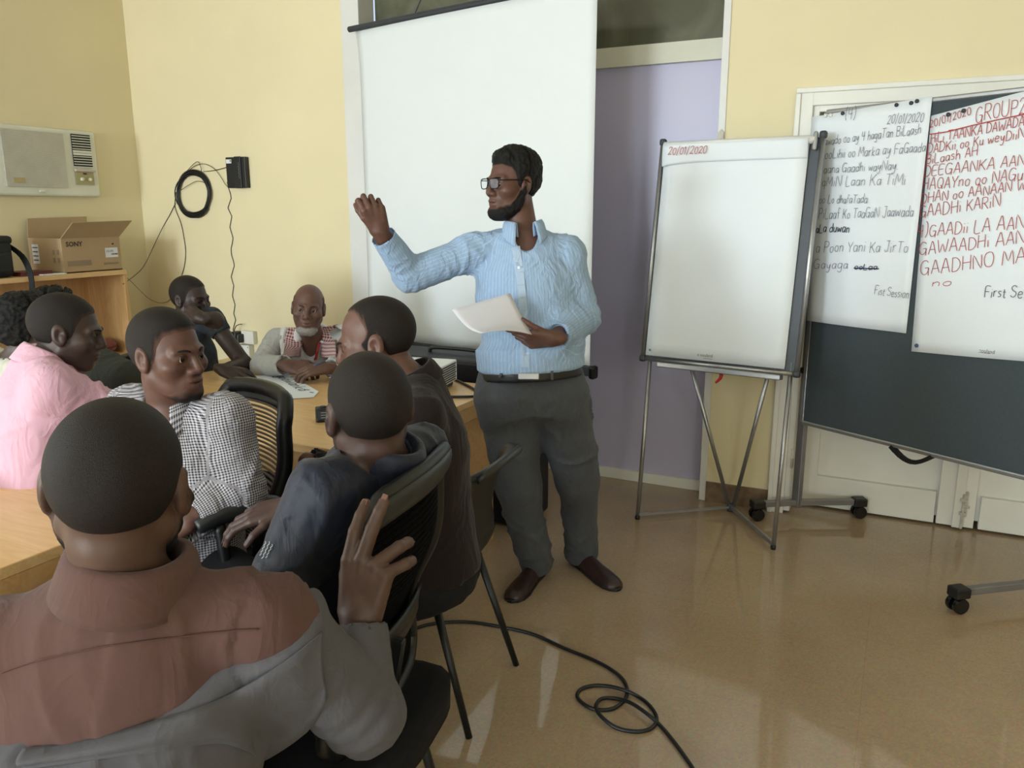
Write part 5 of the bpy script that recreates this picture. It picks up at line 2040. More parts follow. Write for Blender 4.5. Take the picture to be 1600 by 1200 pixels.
def seated(pelvis, neck, facing, legs=None, hipw=.09, thigh=.42, kz=.02, splay=.05, shw=.185, shdrop=.045):
    """default joints of a sitting body; facing = chest direction, legs = direction of the thighs"""
    p, n = np.asarray(pelvis, float), np.asarray(neck, float)
    f_ = nrm(np.asarray(facing) * (1, 1, 0))
    g = nrm(np.asarray(facing if legs is None else legs) * (1, 1, 0))
    r, rg = np.cross(f_, Z), np.cross(g, Z)
    up = nrm(n - p)
    J = dict(pelvis=p, neck=n)
    for S, sg in (('R', 1), ('L', -1)):
        J['sh' + S] = n + r * shw * sg - up * shdrop
        J['hip' + S] = p + rg * hipw * sg + g * .03
        J['kn' + S] = J['hip' + S] + g * thigh + rg * splay * sg + Z * kz
        J['an' + S] = np.array((*(J['kn' + S] + g * .03)[:2], .09))
        J['el' + S] = J['sh' + S] - up * .27 + f_ * .06 + r * .05 * sg
        J['wr' + S] = J['el' + S] + f_ * .23 - Z * .03 - r * .05 * sg
    return J


def simple_shoes(p, m):
    g = nrm((p.J['knR'] - p.J['hipR']) * (1, 1, 0))
    p.shoes(m, {S: np.array((*(p.J['an' + S] + g * .19)[:2], 0)) for S in 'RL'}, res=.009)


M_shoe = mat('dark_brown_leather', (48, 32, 30), 0.4, var=0.15, scale=30)
M_shoeb = mat('black_leather', (24, 22, 22), 0.45, var=0.1)
M_trg = mat('charcoal_trousers', (82, 85, 92), 0.85, var=0.05, scale=60, bump=0.15, bscale=700, spec=.25, sheen=.05, wrinkle=.25)
M_trd = mat('black_trousers', (30, 30, 33), 0.85, var=0.1, scale=40, spec=.2)
HAIR = ('black_hair', (13, 12, 12))
HAIRB = ('short_cropped_hair', (27, 20, 17))
HAIRG = ('grey_goatee', (150, 146, 140))
DOWN = np.array((0, 0, -1.0))

# ------------------------------------------------------------------ 1. the presenter
ankR, ankL = fl(836, 902) + Z * .09, fl(908, 884) + Z * .09
pel = at(832, 618, 2.97)
nk = at(818, 364, 3.02)
J = dict(pelvis=pel, neck=nk, shR=at(736, 394, 3.00), shL=at(886, 398, 3.03), elR=at(640, 430, 2.93), wrR=at(594, 362, 2.80), elL=at(912, 496, 3.04), wrL=at(864, 529, 2.80),
         hipR=pel - R * .095 - Z * .02, hipL=pel + R * .095 - Z * .02 + F * .01, anR=ankR, anL=ankL)
J['knR'] = (J['hipR'] * .52 + ankR * .48) - F * .035 - R * .015
J['knL'] = (J['hipL'] * .52 + ankL * .48) - F * .05 + R * .03
faceP = -R * .80 - F * .60 - Z * .03
H = Head(at(801, 287, 3.03), faceP, roll=.0, hair=.007, afro=.017, hairline=.070, curls=.0035, beard=.0085, wide=.96, fade=.006, bfade=.010)
P1 = Person('standing man in light blue shirt and glasses holding paper, right arm raised', J, H, skin('warm_brown', (96, 66, 56)))
P1.hands['R'] = hand_prims(J['wrR'] , at(578, 312, 2.77) - J['wrR'], R * .35 - F * .93, 'R', [(42, 62, 40), (46, 66, 42), (50, 68, 42), (55, 70, 44)], (4, 1, -3, -6), (26, 26), .95)
P1.hands['L'] = hand_prims(J['wrL'], -R * .97 - Z * .04 + F * .02, -F * .80 - Z * .58, 'L', [(8, 12, 8), (30, 60, 35), (38, 66, 40), (44, 66, 40)], (4, 1, -3, -8), (38, 14), .98)
P1.build_body(fine=.0027, coarse=.014, hres=.0024)
add_head_parts(P1.root, H, .0026, HAIR, ('black_beard', (16, 13, 13)), sk=P1.skin_m)
M_blue_shirt = cloth_uv('pale_blue_striped_cotton', 'stripe', (152, 178, 210), (196, 211, 228), period=.012)
def blouse(P, d):
    T = P1.T
    q = P - T.p.astype(f32)
    t = (q @ T.z.astype(f32)) / T.L
    return smin(d, T.d(P, .046, .185, .30), .05)
shirt = P1.garment_top('shirt', M_blue_shirt, off=.024, aoff=.020, res=.0062, cuff={'R': .96, 'L': .93}, hem=.175, neck_r=.064, amp=.0085, seed=11, v_open=.09, extra=blouse, belly=.035, folds_kw=dict(fu=9, fv=22, fine=.45), neck_t=.93)
tz = P1.T.z
collar(P1.root, 'collar', M_blue_shirt, P1.T.w(0, .010, 1.0) + Z * .004, nrm(tz - P1.T.y * .16), P1.T.y, .068, h=.038, fall=.05, gap=27, tipdrop=.035)
P1.trousers(M_trg, res=.0085, off=.022, amp=.011, seed=5, hem=-.045, top=.17, rad=(.094, .072, .064, .052), folds_kw=dict(fu=9, fv=13, fine=.3))
P1.shoes(M_shoe, dict(R=fl(797, 942), L=fl(966, 924)), res=.0045)
T = P1.T
def band(off, t0, t1, res=.006):
    return surface(lambda P: smax(T.d(P, off, t0 - .02, t1 + .02, .03), np.maximum(((P - T.p.astype(f32)) @ T.z.astype(f32)) / T.L - t1, t0 - ((P - T.p.astype(f32)) @ T.z.astype(f32)) / T.L) * T.L, .003), T.p - .26, T.p + .36, res)
V, Q = band(.0315, .118, .178)
belt = link_mesh('belt', V, Q, mat('black_belt_leather', (26, 26, 28), .45), P1.root, True)
p, n = snap(belt, 826, 588)
bk = np.stack([nrm(np.cross(Z, n)), n, np.cross(nrm(np.cross(n, Z)), n) * -1], 1)
MB().box(p + n * .002, (.075, .008, .024), bk).build('belt_buckle', M_alu, belt, bevel=.003)
for x, y in ((785, 583), (862, 584)):
    p, n = snap(belt, x, y)
    sx = nrm(np.cross(Z, n))
    MB().box(p + n * .002, (.011, .006, .046), np.stack([sx, n, np.cross(sx, n)], 1)).build('belt_loop', M_trg, P1.root, bevel=.002)
M_btn = mat('pearl_button', (226, 228, 230), .3)
for x, y in ((811, 418), (815, 457), (820, 497)):
    p, n = snap(shirt, x, y)
    MB().lathe([(.0052, 0), (.0056, .0016), (.004, .0028)], p - n * .0004, n, 12).build('button', M_btn, P1.root, True)
plk = [snap(shirt, x, y)[0] for x, y in ((806, 385), (809, 405), (812, 425), (814, 445), (816, 465), (818, 485), (820, 505), (821, 530), (821, 555), (821, 574))]
pb = MB()
for i in range(len(plk) - 1):
    n = -F
    pb.bar(plk[i] + n * .0012, plk[i + 1] + n * .0012, .030, .0035, up=-F)
pb.build('placket', M_blue_shirt, shirt, bevel=.001)
# glasses
gl = None
M_frm = mat('dark_metal_frame', (30, 28, 30), .3, metal=.5)
gb = MB()
lens = MB()
for sx in (-1, 1):
    out = [(.006, .012), (.016, .0165), (.040, .016), (.0525, .012), (.0535, -.004), (.048, -.017), (.022, -.0185), (.010, -.012)]
    pts = [H.w((sx * a, .108 - .25 * max(0, a - .02) ** 1.0 * .55, b + .002)) for a, b in out]
    sp_ = spline(pts, 3, closed=True)
    gb.tube(sp_, .0019, 6, closed=True)
    n0 = len(lens.v)
    lens.v += [tuple(q) for q in sp_]
    lens.f.append(tuple(range(n0, n0 + len(sp_))))
    gb.tube([H.w((sx * .0535, .099, .012)), H.w((sx * .066, .088, .013)), H.w((sx * .080, .05, .012)), H.w((sx * .083, .0, .012)), H.w((sx * .082, -.018, .0)), H.w((sx * .081, -.024, -.012))], .0024, 6)
gb.tube(spline([H.w((-.007, .108, .010)), H.w((0, .1125, .013)), H.w((.007, .108, .010))], 4), .0018, 6)
ob = gb.build('glasses_frame', M_frm, P1.root, True)
M_lens = bpy.data.materials.new('clear_lens')
M_lens.use_nodes = True
_l = M_lens.node_tree.nodes['Principled BSDF']
_l.inputs['Alpha'].default_value = .22
_l.inputs['Base Color'].default_value = (.55, .6, .68, 1)
_l.inputs['Roughness'].default_value = .02
lens.build('lenses', M_lens, ob)
# the paper in his left hand
pw_ = [at(706, 484, 2.70), at(797, 458, 2.80), at(831, 523, 2.755), at(752, 521, 2.62)]
def sheetf(u, v):
    a = pw_[0] * (1 - u) + pw_[1] * u
    b = pw_[3] * (1 - u) + pw_[2] * u
    return a * (1 - v) + b * v + (-Z * .02 + F * .012) * math.sin(math.pi * v) * (1 - u * .8) + Z * .012 * math.sin(math.pi * u) * (v)
hp_ = empty('handout', tuple(pw_[2]), 'sheet of white paper held low in the hand of the standing man', 'paper')
MB().grid(sheetf, 12, 10).build('paper_sheet', mat('copy_paper', (218, 218, 228), .7, var=.01), hp_, True, solid=.0006)

# ------------------------------------------------------------------ 2. brown shirt man in the foreground
fF = nrm(F + R * .06)
J = seated(at(172, 1385, 1.04), at(205, 906, 1.00), fF, legs=F - R * .35)
J.update(shR=at(412, 968, 1.03), shL=at(-16, 1018, .98), elR=at(566, 1112, 1.13), wrR=at(561, 970, 1.20), elL=at(-130, 1260, 1.1), wrL=at(-60, 1180, 1.32))
H = Head(at(183, 757, 1.0), F * .97 - R * .23 - Z * .05, roll=-.10, hair=.0022, beard=.014, wide=1.02, hairline=.075)
P2 = Person('foreground man seen from behind in mauve brown shirt with grey jacket off his shoulders', J, H, skin('deep_brown', (84, 62, 52)))
P2.hands['R'] = hand_prims(J['wrR'], at(577, 870, 1.218) - J['wrR'], -F * .96 - R * .28 + Z * .1, 'R', [(6, 16, 10), (4, 10, 8), (34, 48, 26), (40, 50, 28)], (-1, -9, -42, -54), (20, 30), 1.05, 1.2)
P2.build_body(fine=.003, coarse=.012, hres=.0022)
add_head_parts(P2.root, H, .0028, HAIRB, HAIR, eyes=False, brows=False, sk=P2.skin_m)
M_mauve = mat('mauve_brown_cotton', (90, 65, 60), .85, var=.05, scale=5, bump=.12, bscale=900, spec=.2, sheen=.08, wrinkle=0.18)
sh2 = P2.garment_top('shirt', M_mauve, off=.020, aoff=.012, res=.0068, neck_r=.066, amp=.008, seed=21, folds_kw=dict(fu=7, fv=4, fine=.2), cuff={'R': .3, 'L': .95}, neck_t=.96)
collar(P2.root, 'collar', M_mauve, P2.T.w(0, .0, 1.0) + Z * .012, nrm(P2.T.z + P2.T.y * .06), P2.T.y, .070, h=.036, fall=.052, gap=24, thick=.004, flare=.008)
M_jk = mat('grey_jacket_cloth', (86, 84, 88), .85, var=.05, scale=7, bump=.14, bscale=800, spec=.2, sheen=.05, wrinkle=0.18)
ca, cb2, cc2 = at(505, 935, 1.06), at(300, 1092, .93), at(-40, 1172, .90)
cn = nrm(np.cross(cb2 - ca, cc2 - ca))
if cn[2] < 0:
    cn = -cn
def jclip(P):
    e = (P - ca.astype(f32)) @ cn.astype(f32)
    return e
def jk_extra(P, d):
    return smax(d, jclip(P), .012)
jk = P2.garment_top('jacket', M_jk, off=.040, aoff=.018, res=.0075, neck_r=.066, amp=.011, seed=33, folds_kw=dict(fu=6, fv=8, fine=.35), cuff={'R': .985, 'L': .9}, arms='R', extra=jk_extra, cuff_off=.014, hem=-.05)
# turned-out collar and lapel of the jacket lying along its upper edge
edge = [snap(jk, x, y)[0] for x, y in ((505, 985), (470, 1015), (420, 1050), (370, 1078), (310, 1104), (250, 1122), (180, 1142), (110, 1156), (40, 1168))]
low = [snap(jk, x, y)[0] for x, y in ((512, 1090), (482, 1140), (443, 1190), (398, 1176), (345, 1158), (262, 1170), (185, 1180), (110, 1190), (40, 1199))]
eu, el_ = spline(edge, 4), spline(low, 4)
bl = MB()
nE = len(eu)
def lap(u, v):
    i = min(int(u * (nE - 1)), nE - 2)
    k = u * (nE - 1) - i
    a = eu[i] * (1 - k) + eu[i + 1] * k
    b = el_[i] * (1 - k) + el_[i + 1] * k
    return a * (1 - v) + b * v + (-F * .016 + Z * .004) * (.35 + math.sin(math.pi * min(v * 1.2, 1)) * .8)
bl.grid(lap, 48, 8).build('jacket_collar', M_jk, P2.root, True, solid=.003)
P2.trousers(M_trd, res=.016, seed=4)
simple_shoes(P2, M_shoeb)
# yoke seam across the back of the shirt
sm = [snap(sh2, x, y)[0] - F * .002 for x, y in ((2, 1050), (50, 1034), (110, 1020), (170, 1008), (230, 1000), (290, 993), (350, 986), (405, 982))]
MB().tube(spline(sm, 4), .0011, 5).build('yoke_seam', mat('mauve_seam', (84, 54, 48), .9), P2.root, True)

# ------------------------------------------------------------------ 3. navy jacket man
fN = nrm(-R * .84 + F * .54)
J = seated(np.array((-1.16, 1.27, .56)), at(590, 702, 1.56), fN, legs=(-1, .12, 0), shw=.17, shdrop=.06)
J['elR'] = J['shR'] + np.array((-.16, -.02, -.21))
J['wrR'] = at(452, 792, 1.84)
J['shL'] = at(506, 772, 1.43)
J['elL'] = at(425, 935, 1.37)
J['wrL'] = at(330, 960, 1.55)
H = Head(at(577, 640, 1.54), F * .88 - R * .48 - Z * .02, roll=.05, hair=.0028, wide=1.0, beard=.006, hairline=.08)
P3 = Person('seated man in dark navy jacket seen from behind, leaning back in mesh chair', J, H, skin('dark_brown', (72, 52, 46)), girth=.94)
P3.hands['R'] = hand_prims(J['wrR'], -R * .97 - F * .05 - Z * .2, Z * .95 - F * .25 - R * .2, 'R', [(14, 24, 20), (16, 26, 20), (18, 28, 20), (20, 28, 20)], (6, 1, -4, -9), (42, 18), .98)
P3.build_body(fine=.0034, coarse=.013)
add_head_parts(P3.root, H, .003, ('greying_cropped_hair', (31, 25, 23)), HAIR, brows=False, sk=P3.skin_m)
M_navy = mat('navy_nylon', (19, 25, 45), .55, var=.12, scale=5, bump=.1, bscale=500, spec=.4, sheen=.1, wrinkle=0.16)
jn = P3.garment_top('jacket', M_navy, off=.022, aoff=.016, res=.0085, neck_r=.066, amp=.012, seed=44, folds_kw=dict(fu=6, fv=9, fine=.4), cuff={'R': .9, 'L': .95}, neck_t=.97)
collar(P3.root, 'collar', M_navy, P3.T.w(0, -.01, 1.0) - Z * .012, nrm(P3.T.z + P3.T.y * .12), P3.T.y, .070, h=.042, fall=.100, gap=28, thick=.006)
P3.trousers(M_trd, res=.014, seed=6)
simple_shoes(P3, M_shoeb)
em = MB()
for (xa, ya), (xb, yb) in (((411, 873), (423, 846)), ((417, 872), (427, 850)), ((408, 868), (417, 846))):
    pts_ = []
    for i in range(9):
        t = i / 8
        q, n = snap(jn, xa + (xb - xa) * t + (.8 if i % 2 else -.8), ya + (yb - ya) * t)
        pts_.append(q + n * .002)
    em.tube(pts_, .001, 5)
em.build('embroidery', mat('white_thread', (206, 210, 214), .8), P3.root, label='small white stitched lettering')

# ------------------------------------------------------------------ 4. dark brown shirt man in profile
fB_ = nrm(-R * .93 + F * .30)
J = seated(at(672, 890, 2.14), at(640, 592, 2.14), fB_, legs=(-1, .1, 0), shw=.19)
J.update(shR=at(622, 640, 2.32), shL=at(652, 655, 1.97), elL=at(590, 800, 1.95), wrL=at(500, 760, 2.05), elR=at(560, 760, 2.35), wrR=at(480, 720, 2.3))
H = Head(at(588, 533, 2.12), -R * .97 - F * .05 - Z * .22, roll=0, hair=.003, hairline=.092, recede=.045, wide=1.0)
P4 = Person('seated man in dark brown shirt in profile facing left, head bent down', J, H, skin('reddish_brown', (104, 74, 64)))
P4.build_body(fine=.0034, coarse=.014)
add_head_parts(P4.root, H, .003, HAIRB, HAIR, sk=P4.skin_m)
M_brn = mat('dark_brown_jersey', (36, 28, 28), .9, var=.06, scale=6, spec=.15, sheen=.1, wrinkle=.25)
P4.garment_top('shirt', M_brn, off=.030, aoff=.018, res=.0095, neck_r=.066, amp=.008, seed=52, belly=.02, hem=.03, folds_kw=dict(fu=5, fv=7, fine=.2))
collar(P4.root, 'collar', M_brn, P4.T.w(0, .0, 1.0) - Z * .01, nrm(P4.T.z + P4.T.y * .35), P4.T.y, .070, h=.036, fall=.036, gap=30)
P4.trousers(M_trd, res=.014, seed=7)
simple_shoes(P4, M_shoeb)

# ------------------------------------------------------------------ 5. checked shirt man
fC = nrm(-F * .98 - R * .16)
J = seated(at(290, 892, 2.10), at(270, 640, 2.10), fC, legs=(-.35, -.9, 0), shw=.185)
J.update(shR=at(206, 640, 2.14), shL=at(354, 652, 2.07), elL=at(380, 768, 2.04), wrL=at(298, 812, 1.94), elR=at(180, 760, 2.08), wrR=at(250, 815, 1.92))
H = Head(at(262, 553, 2.07), R * .90 - F * .42 - Z * .02, roll=0, hair=.004, afro=.004, hairline=.076, wide=.96, beard=.0012, beard_low=True, bfade=.03)
P5 = Person('seated young man in black and white checked shirt looking to the right', J, H, skin('mid_brown', (98, 68, 58)))
P5.hands['L'] = hand_prims(J['wrL'], -R * .8 - F * .3 - Z * .4, -F * .5 + Z * .8, 'L', s=.98)
P5.build_body(fine=.003, coarse=.014)
add_head_parts(P5.root, H, .0028, HAIRB, HAIRB, gaze=(-.25, 1, 0), sk=P5.skin_m)
M_chk = cloth_uv('gingham_cotton', 'check', (206, 202, 208), (44, 42, 56), period=.0068)
cs = P5.garment_top('shirt', M_chk, off=.024, aoff=.019, res=.008, neck_r=.062, amp=.011, seed=61, v_open=.11, cuff={'R': .95, 'L': .97}, folds_kw=dict(fu=8, fv=18, fine=.4), belly=.02, neck_t=.94)
collar(P5.root, 'collar', M_chk, P5.T.w(0, .006, 1.0) + Z * .002, nrm(P5.T.z - P5.T.y * .1), P5.T.y, .068, h=.036, fall=.05, gap=36, tipdrop=.03)
tee = P5.garment_top('undershirt', mat('white_jersey', (222, 222, 222), .9), off=.012, aoff=.004, res=.009, neck_r=.070, amp=0.0, seed=1, cuff={'R': .3, 'L': .3}, neck_t=.94, hem=.3, v_open=.055)
nb_ = MB()
ring = [P5.T.w(.074 * math.sin(a), .004 + .074 * math.cos(a), .955 - .045 * max(0, math.cos(a)) ** 2) for a in np.linspace(0, 2 * math.pi, 33)[:-1]]
nb_.tube(ring, .0055, 8, closed=True).build('neck_band', mat('orange_rib', (226, 104, 48), .85), tee, True, label='orange neck band')
P5.trousers(M_trd, res=.014, seed=8)
simple_shoes(P5, M_shoeb)

# ------------------------------------------------------------------ 6. pink shirt man
fP = nrm(R * .80 + F * .55)
J = seated(at(48, 815, 2.38), at(70, 566, 2.47), fP, legs=(.3, .95, 0), shw=.19)
J.update(elR=at(150, 636, 2.40), wrR=at(172, 655, 2.62), elL=at(120, 690, 2.75), wrL=at(180, 670, 2.85))
H = Head(at(104, 517, 2.50), R * .93 + F * .30 - Z * .20, hair=.0035, wide=.96, hairline=.08)
P6 = Person('seated man in pink shirt at the left edge, in profile facing right', J, H, skin('very_dark_brown', (70, 54, 48)))
P6.build_body(fine=.0034, coarse=.014)
add_head_parts(P6.root, H, .003, HAIRB, HAIR, sk=P6.skin_m)
M_pink = mat('pink_cotton', (216, 172, 190), .8, var=.04, scale=6, spec=.25, sheen=.05, wrinkle=0.3)
P6.garment_top('shirt', M_pink, off=.034, aoff=.026, res=.0085, neck_r=.066, amp=.015, seed=72, folds_kw=dict(fu=8, fv=13, fine=.45), belly=.02)
collar(P6.root, 'collar', M_pink, P6.T.w(0, .0, 1.0) - Z * .006, nrm(P6.T.z + P6.T.y * .35), P6.T.y, .069, h=.04, fall=.05, gap=30)
P6.trousers(M_trd, res=.015, seed=9)
simple_shoes(P6, M_shoeb)

# ------------------------------------------------------------------ 7. man with bushy hair at the far left
fA = nrm(R * .5 + F * .8)
J = seated(at(12, 735, 2.98), at(28, 563, 2.96), fA, legs=(.5, .8, 0))
J.update(elR=at(40, 690, 2.85), wrR=at(90, 660, 3.0))
H = Head(at(44, 517, 2.98), R * .55 + F * .83 - Z * .05, hair=.010, afro=.026, curls=.006, wide=.98, hairline=.07)
P7 = Person('man with bushy black hair and white shirt partly hidden at the far left edge', J, H, skin('very_dark_brown', (70, 54, 48)))
P7.build_body(fine=.005, coarse=.016)
add_head_parts(P7.root, H, .0045, HAIR, HAIR, brows=False, sk=P7.skin_m)
P7.garment_top('shirt', mat('off_white_cotton', (206, 204, 190), .85, var=.05, wrinkle=.5), off=.03, aoff=.03, res=.012, neck_r=.064, amp=.008, seed=81)
P7.trousers(M_trd, res=.017, seed=10)
simple_shoes(P7, M_shoeb)

# ------------------------------------------------------------------ 8. man in the dark olive shirt behind the pink one
fO = nrm(R * .85 + F * .1)
J = seated(at(100, 680, 3.68), at(98, 545, 3.68), fO, legs=(1, .3, 0))
J.update(shR=at(138, 560, 3.55), elR=at(196, 592, 3.40), wrR=at(150, 600, 3.45))
H = Head(at(90, 494, 3.70), R * .9 + F * .3, hair=.012, afro=.018, curls=.006, hairline=.07)
P8 = Person('man in dark olive shirt half hidden behind the pink shirted man', J, H, skin('very_dark_brown', (70, 54, 48)))
P8.build_body(fine=.005, coarse=.016)
add_head_parts(P8.root, H, .0045, HAIR, HAIR, brows=False, sk=P8.skin_m)
P8.garment_top('shirt', mat('dark_olive_cotton', (52, 54, 48), .9, var=.1, wrinkle=.5), off=.032, aoff=.036, res=.011, neck_r=.064, amp=.009, seed=91)
P8.trousers(M_trd, res=.017, seed=11)
simple_shoes(P8, M_shoeb)

# ------------------------------------------------------------------ 9. man resting his chin on his fist
fK = nrm(R * .80 - F * .25)
J = seated(at(292, 655, 4.12), at(296, 510, 4.12), fK, legs=(1, -.05, 0), shw=.19)
J.update(shR=at(330, 500, 4.02), elR=at(381, 568, 3.98), wrR=at(348, 578, 3.80), shL=at(285, 505, 4.2), elL=at(336, 500, 3.98), wrL=at(312, 497, 3.92))
H = Head(at(297, 467, 4.10), R * .93 - F * .35 - Z * .08, hair=.0035, wide=.95, hairline=.08)
P9 = Person('man in dark t-shirt against the cream wall with his chin on his fist', J, H, skin('near_black_brown', (58, 44, 40)))
P9.hands['R'] = hand_prims(J['wrR'], R * .92 - F * .3 - Z * .22, Z * .85 - F * .5, 'R', [(18, 34, 20), (16, 24, 18), (26, 44, 28), (30, 48, 30)], (8, 1, -5, -10), (30, 20), 1.0)
P9.hands['L'] = hand_prims(J['wrL'], -R * .75 + Z * .25 + F * .35, -F * .8 + Z * .4, 'L', [(60, 80, 45)] * 4, (3, 1, -1, -4), (20, 25), 1.0)
P9.build_body(fine=.0045, coarse=.014, hres=.0038)
add_head_parts(P9.root, H, .004, HAIRB, HAIR, sk=P9.skin_m)
P9.garment_top('t_shirt', mat('dark_blue_grey_tee', (44, 50, 58), .9, var=.25, scale=30, wrinkle=.5), off=.020, aoff=.012, res=.009, neck_r=.064, amp=.008, seed=101, cuff={'R': .16, 'L': .2})
P9.trousers(M_trd, res=.017, seed=12)
simple_shoes(P9, M_shoeb)

# ------------------------------------------------------------------ 10. old man with the red and white scarf
fE = nrm(-F * .95 - R * .05)
J = seated(at(484, 665, 4.42), at(489, 526, 4.14), fE, legs=(0, -1, 0), shw=.18)
J.update(shR=at(436, 534, 4.16), shL=at(543, 530, 4.16), elR=at(412, 572, 3.98), wrR=at(447, 571, 3.80), elL=at(556, 578, 3.92), wrL=at(512, 575, 3.74))
H = Head(at(482, 481, 4.02), -F * .93 + R * .16 - Z * .03, roll=.10, hair=.0022, hairline=.09, crown=.05, recede=.02, wide=.97, beard=.009, beard_low=True)
P10 = Person('old man with grey goatee and red checked scarf sitting against the wall at the table', J, H, skin('old_brown', (100, 72, 62)))
P10.hands['R'] = hand_prims(J['wrR'], R * .96 - F * .1 - Z * .16, -F * .55 + Z * .8, 'R', [(24, 44, 26), (28, 46, 28), (32, 48, 30), (36, 48, 30)], (6, 1, -4, -9), (35, 20), 1.0)
P10.hands['L'] = hand_prims(J['wrL'], -R * .95 - F * .2 - Z * .1, -F * .4 + Z * .9, 'L', [(24, 40, 26)] * 4, (6, 1, -4, -9), (30, 20), 1.0)
P10.build_body(fine=.004, coarse=.014, hres=.0038)
add_head_parts(P10.root, H, .0036, ('thin_dark_stubble', (46, 38, 36)), HAIRG, gaze=(.35, 1, .12), sk=P10.skin_m)
M_grg = mat('grey_beige_cloth', (188, 189, 188), .85, var=.04, scale=6, spec=.2, wrinkle=.5)
sE = P10.garment_top('shirt', M_grg, off=.024, aoff=.022, res=.0095, neck_r=.064, amp=.012, seed=111, v_open=.10, cuff={'R': .97, 'L': .97}, folds_kw=dict(fu=8, fv=16, fine=.4))
M_scarf = cloth_uv('red_checked_scarf', 'check', (222, 206, 206), (128, 26, 42), period=.019)
M_shawl = mat('white_scarf_edge', (224, 222, 224), .9, var=.03, sheen=.1)


def scarf_strip(px_l, px_r, name, m, lift, uvs=1.0):
    a = [snap(sE, x, y) for x, y in px_l]
    b = [snap(sE, x, y) for x, y in px_r]
    A, B = spline([p + (-F * .8 + Z * .25) * lift for p, n in a], 5), spline([p + (-F * .8 + Z * .25) * lift for p, n in b], 5)
    nu, nv = len(A) - 1, 8
    V, uv = [], []
    s0 = 0
    for i in range(nu + 1):
        if i:
            s0 += np.linalg.norm(A[i] - A[i - 1])
        w = np.linalg.norm(B[i] - A[i])
        for k in range(nv + 1):
            t = k / nv
            V.append(A[i] * (1 - t) + B[i] * t - F * .012 * math.sin(math.pi * t) - F * .004 * math.sin(9 * t + i * .3))
            uv.append((t * w * 1.3, s0, 0))
    Fq = np.array([(i * (nv + 1) + k, i * (nv + 1) + k + 1, (i + 1) * (nv + 1) + k + 1, (i + 1) * (nv + 1) + k) for i in range(nu) for k in range(nv)])
    return link_mesh(name, np.array(V), Fq, m, sc_root, True, solid=.006, attr=np.array(uv))


sc_root = empty('scarf', tuple(P10.T.w(0, .1, .8)), 'red and white checked scarf hanging round the neck of the old man', 'scarf')
scarf_strip([(454, 497), (448, 515), (444, 535), (441, 558)], [(477, 503), (475, 520), (473, 540), (470, 558)], 'scarf_end', M_scarf, .018)
scarf_strip([(505, 482), (503, 503), (502, 526), (502, 558)], [(522, 484), (523, 505), (525, 530), (526, 558)], 'scarf_end', M_scarf, .018)
scarf_strip([(450, 496), (440, 515), (438, 535), (441, 553)], [(457, 497), (451, 515), (447, 535), (444, 554)], 'scarf_border', M_shawl, .014)
scarf_strip([(518, 478), (523, 496), (524, 510)], [(533, 488), (540, 503), (538, 516)], 'scarf_border', M_shawl, .016)
nb2 = MB().tube(spline([P10.T.w(.075 * math.sin(a), .012 + .075 * math.cos(a), .99 + .03 * (1 - math.cos(a))) for a in np.linspace(.9, 2 * math.pi - .9, 16)], 3), .022, 10)
nb2.build('scarf_loop', M_shawl, sc_root, True)
ln_ = MB()
for q in (((481, 522), (484, 535), (489, 548), (493, 560)), ((501, 520), (500, 535), (497, 548), (494, 560))):
    pp_ = [snap(sE, *w_)[0] - F * .012 for w_ in q]
    for i in range(3):
        ln_.bar(pp_[i], pp_[i + 1] + (pp_[i + 1] - pp_[i]) * .08, .013, .003, up=-F)
ln_.build('lanyard', mat('red_ribbon', (150, 34, 40), .7), P10.root)
pn = MB().tube([at(490, 571, 3.69), at(500, 568, 3.70), at(508, 564.5, 3.72)], .0042, 8)
tag(pn.build('pen', mat('white_blue_pen', (70, 80, 120), .4), None, True), 'slim pen held in the hand of the old man with the scarf', 'pen')

# ================================================================== CHAIRS
M_chair = mat('black_chair_plastic', (14, 15, 17), .42, var=.08)
M_chairf = mat('black_chair_fabric', (24, 24, 27), .85, var=.12, scale=60, spec=.2)
M_rail = mat('dark_grey_rail', (36, 39, 41), .4)
M_mesh = mat('black_mesh_weave', (5, 5, 6), .95, spec=.08)


def back_curve(t, z0, z1):
    """S-shaped side view of a chair back: returns y (backward negative), z"""
    z = z0 + (z1 - z0) * t
    return -.215 - .10 * t ** 1.6 - .035 * math.sin(math.pi * min(1, t * 1.15)) + .05 * math.exp(-((t - .32) / .22) ** 2), z


